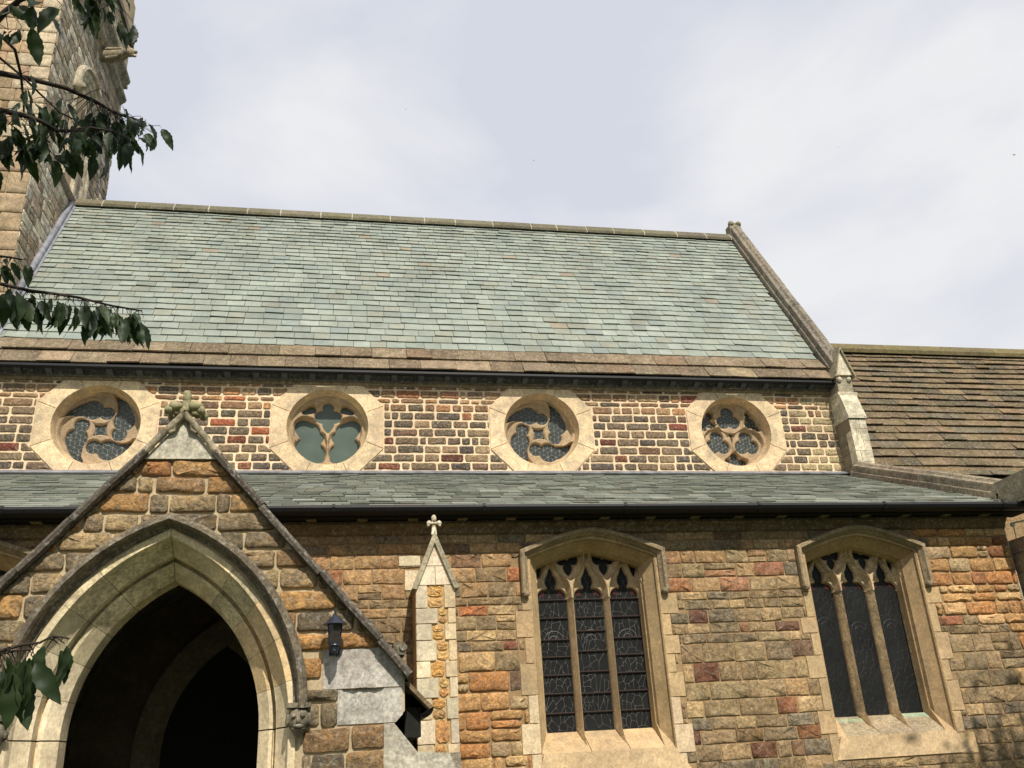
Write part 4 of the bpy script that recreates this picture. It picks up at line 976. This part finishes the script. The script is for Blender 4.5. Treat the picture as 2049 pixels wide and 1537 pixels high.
for a, b, c_, d in ((x0-.16,x0+.1,3.9,4.08-.12),(x0-.09,x0+.1,3.6,3.78)):
    m2 = MB(); m2.box((a,YA-.02,c_),(b,YA+.1,d+.06), vary(rgb(215,200,168),.04,.02)); emit('dressed_stone', m2, M['ash'], ais)
m2 = MB(); zpl = at(880,1507,bY2-.06).z; m2.box((at(838,1505,bY2-.06).x,bY2-.06,zpl-1.4),(at(922,1505,bY2-.06).x,YA,zpl), rgb(168,160,138)); m2.rough(.004, 8); emit('buttress_plinth', m2, M['gable'], ais)

# ================================================================= porch
por = thing('church_porch', 'gabled stone entrance porch with a moulded pointed arch and trefoil finial', 'church porch', (-1.42, YP, 0))
fp = front(YP); PC = -1.42; gz = 4.62; gs = 1.145
xr = .56
gable = [(PC-(xr-PC),.2),(.44,.2),(.44,1.93),(.56,2.05),(.56, gz-(.56-PC)*gs),(PC,gz),(2*PC-.56, gz-(.56-PC)*gs),(2*PC-.56,1.9)]
ARC = pointed(-1.45, .79, 1.97, 1.29, 16, z0=.21); 
hole_out = offset_path(ARC, .29)
outl = [(2*PC-.56,.2)] + [hole_out[0]] + hole_out[1:-1] + [hole_out[-1]] + [(.44,.2),(.44,1.93),(.56,2.05),(.56,gz-(.56-PC)*gs),(PC,gz),(2*PC-.56,gz-(.56-PC)*gs)]
emit('mortar_bed', tinted(wall_sheet(outl, [], fp, 0), rgb(190,172,138,.9)), M['mortar'], por)
GB = [(( gs/math.hypot(gs,1), 1/math.hypot(gs,1)), (gs*PC+gz-.02)/math.hypot(gs,1)), ((-gs/math.hypot(gs,1), 1/math.hypot(gs,1)), (-gs*PC+gz-.02)/math.hypot(gs,1)), ((1,0), .56)]
hood_path = pointed(-1.45, 1.09, 2.10, 1.53, 18)
ho = offset_path(hood_path, .085); hole_cv = hplanes([(ho[-1][0],.2)] + list(reversed(ho)) + [(ho[0][0],.2)] if False else list(reversed([(ho[0][0],.2)] + ho + [(ho[-1][0],.2)])), 0)
slabs = [((648,1300),(806,1381)), ((676,1381),(806,1452))]
sl_ = []
for (a, b), (c_, d) in slabs:
    p0 = at(a, b, YP); p1 = at(a, d, YP); p1.x = at(c_, d, YP).x
    if sl_: p0.z = sl_[0][0][1] - .010
    sl_.append([(p0.x,p1.z+.004),(min(p1.x,.558),p1.z+.004),(min(p1.x,.558),p0.z),(p0.x,p0.z)])
lowz = sl_[1][0][1]
but = [(.385,.3),(1.12,.3),(1.12,1.2),(.93,1.70),(.66,1.725),(.47,lowz-.006),(.385,lowz-.006)]
GP = [rgb(150,132,100), rgb(132,118,92), rgb(170,146,106), rgb(196,150,88), rgb(188,138,78), rgb(116,104,84), rgb(186,160,112), rgb(160,126,84)]
GW = [20, 16, 12, 9, 7, 8, 8, 8]
gac = [((1003,720),(190,124,62)),((762,805),(206,156,84)),((1040,800),(202,152,80)),((1380,890),(196,146,78)),((590,1100),(150,130,95))]
gac = [((x*.3416, 680+y*.3416), c) for (x, y), c in gac] + [((115,1105),(196,132,62)),((540,1098),(205,160,84)),((560,1520),(200,150,70)),((345,955),(200,150,84)),((430,975),(186,134,74)),((480,1010),(196,150,84))]
gac = [((at(*p,YP).x, at(*p,YP).z), rgb(*c)) for p, c in gac]
rows = []; z = 4.36
for h_ in (.10,.155,.155,.175,.17,.165,.17,.185,.19,.185,.19,.19,.18,.20,.19,.2,.2,.21,.2,.2,.2,.2): rows.append((z-h_, z)); z -= h_
hps = [hplanes(s, .0) for s in sl_] + [hplanes([(.385,.3),(2,.3),(2,lowz),(.385,lowz)], .0)]
lst = []
for z0, z1 in rows:
    if z0 < .4: break
    for p in course(PC-2.1, .56, z0, z1, .2, .50, .016, [hole_cv] + hps, GB, wob=.010):
        xs = [q[0] for q in p]; zs = [q[1] for q in p]; col = pick(GP, GW)
        for (ax, az), ac in gac:
            if min(xs) < ax < max(xs) and min(zs) < az < max(zs): col = vary(mute(ac), .05)
        mb = MB(); stone(mb, p, fp, .028, col, r=.022, bulge=.55, rough=.013); lst.append(mb)
pieces(lst, 'wall_stone', 'wall_stones', M['gable'], por)
SLB = rgb(176,172,160,.92)
for s in sl_:
    q = inside(s, GB); q = clip(q, (.707,-.707), (.56-2.04)*.707)
    m2 = MB(); m2.prism(q, -.3, .012, fp, vary(SLB,.04,.02)); emit('render_slab', m2, M['worn'], por, label='pale grey dressed slab beside the eaves')
m2 = MB(); m2.prism(but, -1.2, .008, fp, rgb(182,176,158,.92)); emit('porch_buttress', m2, M['worn'], por)
# moulded arch: orders built stone by stone
PRF = [(0,-.62),(0,-.40),(.012,-.385),(.095,-.285),(.125,-.28),(.130,-.33),(.155,-.335),(.158,-.20),(.175,-.185),(.255,-.06),(.262,-.0),(.272,.02),(.33,.022),(.33,-.03)]
k = len(ARC); cuts = [0, 2, 5, 7, 10, 13, 17, 18] 
full = [0, 1, 4, 7, 10, 13, 17, 21, 24, 27, 30, 33, k-1]
tn = [rgb(224,208,174), rgb(226,212,178), rgb(226,212,178), rgb(206,192,156), rgb(218,202,162), rgb(214,198,156), rgb(212,196,156), rgb(192,178,142), rgb(208,184,142), rgb(210,182,138), rgb(222,204,166), rgb(224,206,168)]
for i in range(12):
    i0, i1 = full[i], full[i+1]
    pth_ = ARC[:]
    m2 = MB(); sweep(m2, pth_, PRF, fp, vary(tn[i], .04, .02), closed_prof=True, i0=i0, i1=i1+1)
    c_ = Vector(m2.v[0]); a = np.array(m2.v); cen = a.mean(0); m2.v = [tuple(cen + (p - cen)*.989) for p in a]
    emit('arch_stone', m2, M['worn'] if i in (4,5,7) else M['ash'], por, smooth=True, edge=25)
m2 = MB(); sweep(m2, hood_path, [(0,0),(0,.02),(.03,.03),(.045,.08),(.04,.125),(.055,.15),(.09,.148),(.115,.11),(.12,0)], fp, rgb(112,102,84)); emit('hood_mould', m2, M['dark'], por, smooth=True, edge=30)
for hx in (hood_path[0][0]-.05, hood_path[-1][0]+.05):
    m2 = MB(); c_ = Vector((hx, YP-.07, 2.02)); tg = rgb(120,112,94); m2.box(c_+Vector((-.095,-.06,.085)), c_+Vector((.095,.07,.125)), tg)
    m2.ball(c_, .09, tg, 12, 10, (.95,.9,1.1)); m2.ball(c_+Vector((0,-.085,-.01)), .022, tg, sc=(.8,1,1.5)); m2.ball(c_+Vector((0,-.075,-.055)), .03, tg, sc=(1.3,.7,.5))
    for s_ in (-1,1): m2.ball(c_+Vector((s_*.035,-.075,.025)), .02, tg); m2.ball(c_+Vector((s_*.085,-.01,0)), .035, tg, sc=(.6,.8,1.4))
    m2.tube([c_+Vector((0,0,-.06)), c_+Vector((0,.02,-.13))], [.07,.03], tg, 8); m2.rough(.007, 30); emit('corbel_head', m2, M['dark'], por, smooth=True, edge=50)
# gable coping (thin stone slabs) with finial
for s_ in (-1, 1):
    d = Vector((s_, 0, -gs)).normalized(); ln = (xr+.03-PC)*math.hypot(1, gs); v = .0; t = Vector((s_*gs, 0, 1)).normalized()
    O = Vector((PC, YP, gz))
    v = .42
    while v < ln:
        l_ = min(rnd.uniform(.55,.85), ln - v)
        if ln - v - l_ < .2: l_ = ln - v
        j_ = rnd.uniform(-.008,.008); m2 = MB(); vs = []
        for q in (v, v + l_*.5, v+l_-.006):
            jj = rnd.uniform(-.006,.006)
            for y_, n_ in ((-.12,-.01),(-.13,.02),(-.10,.050),(.10,.065),(.22,.06),(.22,-.02)): vs.append(O + d*q + t*(n_+j_+jj) + Vector((0,y_,0)))
        m2.add(vs, [(i*6+j,i*6+(j+1)%6,(i+1)*6+(j+1)%6,(i+1)*6+j) for i in range(2) for j in range(6)] + [tuple(range(6)), tuple(range(17,11,-1))], vary(rgb(100,92,80,.8), .12, .03))
        emit('coping_stone', m2, M['dark'], por); v += l_
m2 = MB(); zc_ = gz; fq = front(YP-.03)
m2.prism([(PC-.31,gz-.36),(PC+.31,gz-.36),(PC+.02,gz+.0),(PC-.02,gz+.0)], -.12, .02, fq, rgb(190,184,164)); emit('apex_stone', m2, M['worn'], por)
for s_ in (-1, 1):
    m2 = MB(); pts = [(PC+s_*.0,gz+.06),(PC+s_*.05,gz+.0),(PC+s_*.20,gz-.17),(PC+s_*.335,gz-.34)]
    m2.tube([fq.P(a, b, .05) for a, b in pts], [.035,.034,.032,.034], rgb(140,130,105), 8); m2.tube([fq.P(PC+s_*.05,gz-.03,.05), fq.P(PC+s_*.07,gz-.10,.05), fq.P(PC+s_*.12,gz-.12,.05)], [.025,.022,.018], rgb(140,130,105), 6)
    emit('hood_roll', m2, M['dark'], por, smooth=True)
m2 = MB(); tg = rgb(140,134,100); f0 = Vector((PC, YP-.02, gz+.10))
m2.tube([f0+Vector((0,0,-.12)), f0+Vector((0,0,.06)), f0+Vector((0,0,.16))], [.05,.045,.03], tg, 8)
m2.ball(f0+Vector((0,0,.15)), .045, tg, sc=(.9,.9,1.5))
for s_ in (-1,1):
    for y_ in (-.05,.12):
        m2.ball(f0+Vector((s_*.09,y_,.035)), .055, tg, sc=(1.2,.9,.9)); m2.ball(f0+Vector((s_*.14,y_,.0)), .04, tg)
    m2.tube([f0+Vector((0,-.02,.0)), f0+Vector((s_*.10,-.02,.05)), f0+Vector((s_*.15,.05,.0))], [.04,.04,.03], tg, 7)
m2.rough(.014, 22); emit('finial', m2, M['ridge'], por, smooth=True, edge=60)
m2 = MB(); m2.box((.46,YP-.08,2.50),(.56,YP+.2,2.60), rgb(110,102,86)); m2.tube([(.545,YP-.10,2.56),(.545,YP+.2,2.56)], .034, rgb(110,102,86), 10); m2.rough(.006,20); emit('kneeler_stone', m2, M['dark'], por)
# porch roof, walls, inner doorway; interior colours darkened to paint in deep shade
for s_ in (-1, 1):
    d = Vector((s_, 0, -gs)).normalized(); t = Vector((s_*gs, 0, 1)).normalized(); O = Vector((PC, 0, gz-.06)); k0 = 0
    ln = (.70-PC)*math.hypot(1, gs); v = 0
    while v < ln:
        l_ = .3; y = YP+.15
        while y < YA-.02:
            w_ = rnd.uniform(.3,.55); m2 = MB(); b_ = [O+d*v, O+d*(v+l_+.03)]
            y2 = min(y+w_-.008, YA-.01)
            vs = [b_[0]+Vector((0,y,0)), b_[0]+Vector((0,y2,0)), b_[1]+t*.02+Vector((0,y2,0)), b_[1]+t*.02+Vector((0,y,0))]
            m2.add([p for p in vs]+[p+t*.035 for p in vs], [(0,1,2,3),(7,6,5,4),(0,4,5,1),(1,5,6,2),(2,6,7,3),(3,7,4,0)], vary(rgb(130,112,84,.8),.15)); emit('roof_tile', m2, M['tile'], por); y += w_
        v += l_
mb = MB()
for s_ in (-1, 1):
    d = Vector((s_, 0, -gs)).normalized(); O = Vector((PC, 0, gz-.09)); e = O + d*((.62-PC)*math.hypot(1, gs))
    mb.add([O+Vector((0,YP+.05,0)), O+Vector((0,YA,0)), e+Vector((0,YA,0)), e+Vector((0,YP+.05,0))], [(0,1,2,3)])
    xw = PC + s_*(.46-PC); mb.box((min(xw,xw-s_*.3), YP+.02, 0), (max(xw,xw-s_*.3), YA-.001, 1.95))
mb.c = [rgb(150,128,96)]*len(mb.v); mb.c = [rgb(84,72,56)]*len(mb.v); mb.prism([(PC-1.9,0),(PC+1.9,0),(PC+1.9,2.2),(PC,4.3),(PC-1.9,2.2)], .06, .08, front(YA), rgb(84,72,56)); emit('shade_toned_wall', mb, M['mortar'], por)  # walls darkened for shade; added dark panel covers the aisle wall inside
zg2 = gz - (.74-PC)*gs
m2 = MB(); fgx = Frame((0,0,0),(1,0,0),(0,0,1)); 
gc = Vector((.75, YP+.28, zg2-.06)); vs = []
for y_ in (0, 2.6):
    for q in range(9):
        a = math.pi + math.pi*q/8; vs.append(gc + Vector((.085*math.cos(a), y_, .085*math.sin(a))))
    for q in range(9):
        a = 2*math.pi - math.pi*q/8; vs.append(gc + Vector((.078*math.cos(a), y_, .078*math.sin(a)+.004)))
m2.add(vs, [(i,(i+1)%18,18+(i+1)%18,18+i) for i in range(18)] + [tuple(range(18)), tuple(range(35,17,-1))], (.02,)*3); emit('gutter', m2, M['black'], por)
m2 = MB(); m2.box((.58,YP+.30,zg2-.30),(.72,YA,zg2-.06), (.02,)*3); emit('fascia_board', m2, M['under'], por)
mb = MB(); DP = pointed(-1.25, .62, 1.85, 1.15, 10, z0=.2)
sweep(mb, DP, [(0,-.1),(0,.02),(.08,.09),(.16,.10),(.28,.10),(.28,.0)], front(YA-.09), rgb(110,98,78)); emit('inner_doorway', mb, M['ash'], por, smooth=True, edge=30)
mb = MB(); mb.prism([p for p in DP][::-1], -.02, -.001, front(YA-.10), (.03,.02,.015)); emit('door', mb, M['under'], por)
mb = MB(); sweep(mb, pointed(-1.45, 1.18, 1.9, 1.65, 12, z0=.2), [(0,-.35),(0,.0),(.25,.0),(.25,-.35)], front(YP+1.9), rgb(62,56,46), closed_prof=True); emit('inner_arch', mb, M['ash'], por, smooth=True, edge=30)  # near-black tint carries the porch's inner shade

# ================================================================= lantern
lp = at(670, 1270, YP-.14); lx = lp.x; ly = YP-.19
z_ = lambda py: at(670, py, YP-.15).z
lan = thing('wall_lantern', 'small black lantern fixed to the porch wall right of the arch', 'wall lantern', (lx, YP, z_(1310)))
m2 = MB(); m2.lathe([(.100,z_(1251)-.004),(.101,z_(1251)),(.075,z_(1246)),(.045,z_(1238)),(.022,z_(1233)),(.012,z_(1231))], (lx,ly,0), 16); emit('lantern_cap', m2, M['metal'], lan, smooth=True, edge=40)
m2 = MB(); m2.lathe([(.006,z_(1233)),(.006,z_(1229)),(.014,z_(1228)),(.006,z_(1226)),(.004,z_(1221))], (lx,ly,0), 8); emit('finial', m2, M['metal'], lan)
m2 = MB(); m2.lathe([(.060,z_(1252)),(.043,z_(1290))], (lx,ly,0), 6, ph=.3); emit('lantern_glass', m2, M['lglass'], lan)
m2 = MB()
for q in range(6):
    a = .3 + 2*math.pi*q/6; m2.tube([(lx+.062*math.cos(a),ly+.062*math.sin(a),z_(1252)),(lx+.045*math.cos(a),ly+.045*math.sin(a),z_(1290))], .005, n=4)
m2.lathe([(.047,z_(1291)),(.050,z_(1289)),(.05,z_(1287))], (lx,ly,0), 12); m2.lathe([(.050,z_(1293)),(.046,z_(1290)),(.03,z_(1302)),(.024,z_(1307)),(.008,z_(1309))], (lx,ly,0), 12); emit('lantern_frame', m2, M['metal'], lan, smooth=True, edge=40)
m2 = MB(); m2.ball((lx-.002,ly-.035,z_(1304)), .014); m2.tube([(lx,ly,z_(1308)),(lx,ly,z_(1314))], [.010,.004], n=8); emit('knob', m2, M['metal'], lan, smooth=True)
m2 = MB(); m2.tube([(lx,ly,z_(1296)),(lx+.02,ly+.04,z_(1312)),(lx+.01,ly+.09,z_(1300)),(lx,YP-.02,z_(1292))], [.014,.012,.012,.014], n=7); m2.box((lx-.045,YP-.035,z_(1308)),(lx+.045,YP-.012,z_(1270))); emit('wall_bracket', m2, M['metal'], lan)

# ================================================================= cherry tree, branches hanging into view
ch = thing('cherry_tree', 'cherry tree whose dark leafy twigs hang into view at the left', 'tree', (-3.4, .4, 0))
mb = MB(); mb.tube([(-3.4,.4,-.1),(-3.35,.45,1.2),(-3.2,.6,2.4),(-2.9,.8,3.6),(-2.5,.9,4.8),(-2.2,.8,6)], [.20,.16,.14,.11,.08,.04], n=10); emit('trunk', mb, M['bark'], ch, smooth=True)
def leaf_mesh(seed):
    r = random.Random(seed); n = 13; vs = []; fs = []; wd = r.uniform(.17,.21); cv = r.uniform(.05,.25); tw = r.uniform(-.3,.3)
    for i in range(n):
        t = i/(n-1); w_ = wd*math.sin(math.pi*min(1, (t*.96+.02))**.82)*(1 if i < n-1 else .02)*(1+.07*(-1)**i); z = -cv*t*t*1.1 + .015*math.sin(t*16+seed); a = tw*t
        for s_ in (-1, 0, 1):
            x = s_*w_; y = abs(s_)*w_*.55; vs.append((x*math.cos(a)-y*math.sin(a)*.3, t, z + y*math.cos(a)+x*math.sin(a)))
    for i in range(n-1):
        for j in (0, 1): fs.append((i*3+j, i*3+j+1, (i+1)*3+j+1, (i+1)*3+j))
    vs += [(0,0,0),(.012,-.22,.02),(-.012,-.22,.02)]; b = len(vs)-3; fs.append((b,b+1,b+2))
    me = bpy.data.meshes.new('leaf'); me.from_pydata(vs, [], fs); me.materials.append(M['leaf']); me.polygons.foreach_set('use_smooth', [True]*len(me.polygons)); me.update(); return me
LM = [leaf_mesh(s) for s in range(8)]
def leaf(par, base, d, size, spin):
    d = d.normalized(); x = d.cross(Vector((0,0,1)));
    if x.length < .05: x = Vector((1,0,0))
    x.normalize(); x = Matrix.Rotation(spin, 3, d) @ x; z = x.cross(d)
    o = bpy.data.objects.new('leaf', rnd.choice(LM)); COL.objects.link(o); o.parent = par
    m = Matrix((x, d, z)).transposed().to_4x4(); m = Matrix.Translation(base + d*size*.2 - ORG[par.name]) @ m @ Matrix.Scale(size, 4); o.matrix_basis = m
def branch(pts, r0, r1, leaves, size, dist_note=None, spread=.05, droop=1.0, drift=(0,0,0), t0=0.0):
    P_ = [atd(px, py, d) for px, py, d in pts]; n = len(P_)
    root_in = P_[0] + Vector((-1.2, -.2, .5)); T0 = Vector((-2.9, .8, max(2.4, min(4.6, P_[0].z+.6))))
    m2 = MB(); full_ = [T0, (T0+P_[0])/2+Vector((0,0,.12))] + P_ ; rr = [r0*1.9, r0*1.4] + [r0+(r1-r0)*i/(n-1) for i in range(n)]
    m2.tube(full_, rr, (.03,.02,.02), 7); todo = []
    L_ = [(P_[i+1]-P_[i]).length for i in range(n-1)]; tot = sum(L_)
    for q in range(leaves):
        s_ = tot*(t0+(1-t0)*((q+rnd.random())/leaves)); i = 0
        while i < n-2 and s_ > L_[i]: s_ -= L_[i]; i += 1
        p = P_[i].lerp(P_[i+1], min(1, s_/L_[i])); fw_ = (P_[i+1]-P_[i]).normalized()
        off = Vector((rnd.uniform(-1,1), rnd.uniform(-1,1), rnd.uniform(-1,-.1)))*spread
        d = Vector((rnd.gauss(.03,.38), rnd.gauss(0,.38), -droop)) + fw_*rnd.uniform(-.1,.6) + Vector(drift)
        todo.append((p+off, d, size*rnd.choice([rnd.uniform(.5,.8), rnd.uniform(.8,1.15), rnd.uniform(.9,1.2)]), rnd.uniform(-1.5,1.5)))
        mid = p + off*.5 + Vector((0,0,.003)); m2.tube([p, mid, p+off], [.0016,.0012,.0010], (.03,.03,.015), 4)
    b = emit('branch', m2, M['bark'], ch, smooth=True)
    for a in todo: leaf(b, *a)
    return b
branch([(-60,138,3.4),(0,147,3.4),(60,158,3.45),(130,176,3.5),(190,203,3.5),(235,228,3.5),(275,240,3.5),(288,262,3.5)], .011, .003, 62, .082, spread=.075, t0=.60)
branch([(-60,205,3.2),(0,221,3.2),(50,232,3.2),(82,243,3.2),(115,262,3.2),(150,262,3.2),(180,255,3.2),(235,265,3.2)], .010, .003, 58, .082, spread=.07, t0=.12)
branch([(-60,40,3.3),(0,70,3.3),(30,100,3.3),(42,150,3.35),(47,200,3.4),(48,225,3.4)], .006, .003, 9, .075, spread=.03, t0=.6)
branch([(47,155,3.4),(70,178,3.4),(95,202,3.4),(120,225,3.4),(150,240,3.4)], .004, .002, 14, .08, spread=.04, t0=.4)
branch([(-80,80,2.9),(-20,55,2.9),(10,25,2.9),(40,0,2.9),(95,-20,2.9)], .012, .005, 16, .088, spread=.05, t0=.25)
branch([(90,-150,3.5),(150,-90,3.5),(190,-40,3.5),(222,-8,3.5),(235,8,3.5)], .008, .003, 34, .08, spread=.07, t0=.45)
branch([(-60,240,3.2),(0,285,3.2),(40,285,3.2),(70,270,3.2),(100,285,3.2)], .006, .003, 16, .088, spread=.05, t0=.3)
branch([(-80,505,3.0),(-10,512,3.0),(20,515,3.0),(45,520,3.0)], .005, .002, 9, .065, spread=.035, t0=.4)
branch([(-80,560,2.9),(0,568,2.9),(60,582,2.9),(110,588,2.9),(160,596,2.9),(215,610,2.9),(270,620,2.9),(285,622,2.9)], .006, .002, 84, .085, spread=.026, t0=.16, droop=1.5)
branch([(-100,1320,2.0),(0,1303,2.0),(45,1290,2.0),(80,1286,2.0),(105,1272,2.0),(140,1278,2.0)], .004, .0015, 16, .098, spread=.026, t0=.36, droop=1.4)
branch([(-60,1330,2.0),(0,1308,2.0),(30,1302,2.0),(60,1300,2.0)], .003, .0015, 8, .092, spread=.02, t0=.4, droop=1.5)
def foliage(c, r, n, size, seed, name='foliage', par=None, loose=.25):
    rr = random.Random(seed); vs = []; fs = []
    cl = []
    for _ in range(max(6, n//60)):
        v = Vector((rr.gauss(0,1), rr.gauss(0,1), rr.gauss(0,1))).normalized()*rr.uniform(.35,1); cl.append(Vector((v.x*r[0], v.y*r[1], v.z*r[2])))
    for i in range(n):
        q = rr.choice(cl); p = Vector(c) + q + Vector((rr.gauss(0,1)*r[0], rr.gauss(0,1)*r[1], rr.gauss(0,1)*r[2]))*loose
        a = Vector((rr.gauss(0,1), rr.gauss(0,1), rr.gauss(0,1))).normalized()*size*rr.uniform(.6,1.2); b = a.cross(Vector((rr.gauss(0,1), rr.gauss(0,1), rr.gauss(0,1)))).normalized()*size*.45
        k = len(vs); vs += [p-a, p+b, p+a, p-b]; fs.append((k,k+1,k+2,k+3))
    mb = MB(); mb.v = [tuple(v) for v in vs]; mb.f = fs; mb.c = [(.04,.06,.02)]*len(vs); return emit(name, mb, M['leaf'], par, kind='stuff')
foliage((-1.9,.5,5.2), (1.7,1.0,.55), 2600, .06, 4, par=ch)
# lime tree off to the right whose crown throws the dappled shade on the wall foot
def tree(x, y, h_, r, n, seed, name, label, trunk=.22, sz=.16):
    t = thing(name, label, 'tree', (x, y, 0)); mb = MB()
    mb.tube([(x,y,-.1),(x+.1,y,h_*.3),(x-.05,y+.1,h_*.6),(x,y,h_*.85)], [trunk,trunk*.8,trunk*.5,trunk*.2], n=10); emit('trunk', mb, M['bark'], t, smooth=True)
    foliage((x,y,h_-r*1.1), (r*.8,r*.8,r*.85), n, sz, seed, 'crown', t); return t
tree(10.2, 3.4, 9.4, 1.9, 12000, 11, 'lime_tree', 'lime tree right of the view, its crown shading the foot of the aisle wall', sz=.12)
for i, (x, y) in enumerate(((-9,-15),(-1.5,-19),(7,-17),(15,-13))):
    tree(x, y, 11+1.3*(i % 3), 4.2, 5000, 20+i, 'yew_tree', ['broad tree behind the viewer, far left of the four','broad tree behind the viewer, second from the left','tallest broad tree behind the viewer','broad tree behind the viewer, far right of the four'][i], .4, .34)

# ================================================================= birds
def bird(px, py, dist, span, lab, bank):
    p = atd(px, py, dist); mb = MB(); r = random.Random(int(px)); dx = Vector((.8,.3,.1)).normalized()
    mb.tube([p-dx*span*.25, p-dx*span*.1, p+dx*span*.12, p+dx*span*.24], [.01*span,.07*span,.06*span,.015*span], n=6)
    sd = Vector((-.2,.6,bank)).normalized()
    for s_ in (-1, 1):
        q = p+sd*s_*span*.26+Vector((0,0,.10*span)); e = p+sd*s_*span*.5+Vector((0,0,.02*span))-dx*span*.12
        mb.add([p+dx*span*.08, q+dx*span*.06, e, q-dx*span*.07, p-dx*span*.06, p+Vector((0,0,.03*span))], [(0,1,5),(1,2,3),(1,3,5),(3,4,5),(0,5,4)])
    mb.add([p-dx*span*.2, p-dx*span*.38+sd*span*.06, p-dx*span*.38-sd*span*.06, p-dx*span*.3+Vector((0,0,.01))], [(0,1,3),(0,3,2)])
    t = emit('bird', mb, M['bird']); t['label'] = lab; t['category'] = 'bird'; t['group'] = 'birds high over the roof'
bird(2029,310,60,.42,'dark bird flying nearest the right edge, largest of the birds', .5)
bird(1068,321,75,.24,'tiny bird just above the cloud over the middle of the roof', .2)
bird(812,219,80,.22,'tiny bird high in the sky, leftmost of the birds', .3)
bird(1677,294,80,.22,'tiny bird right of the roof gable apex', .4)
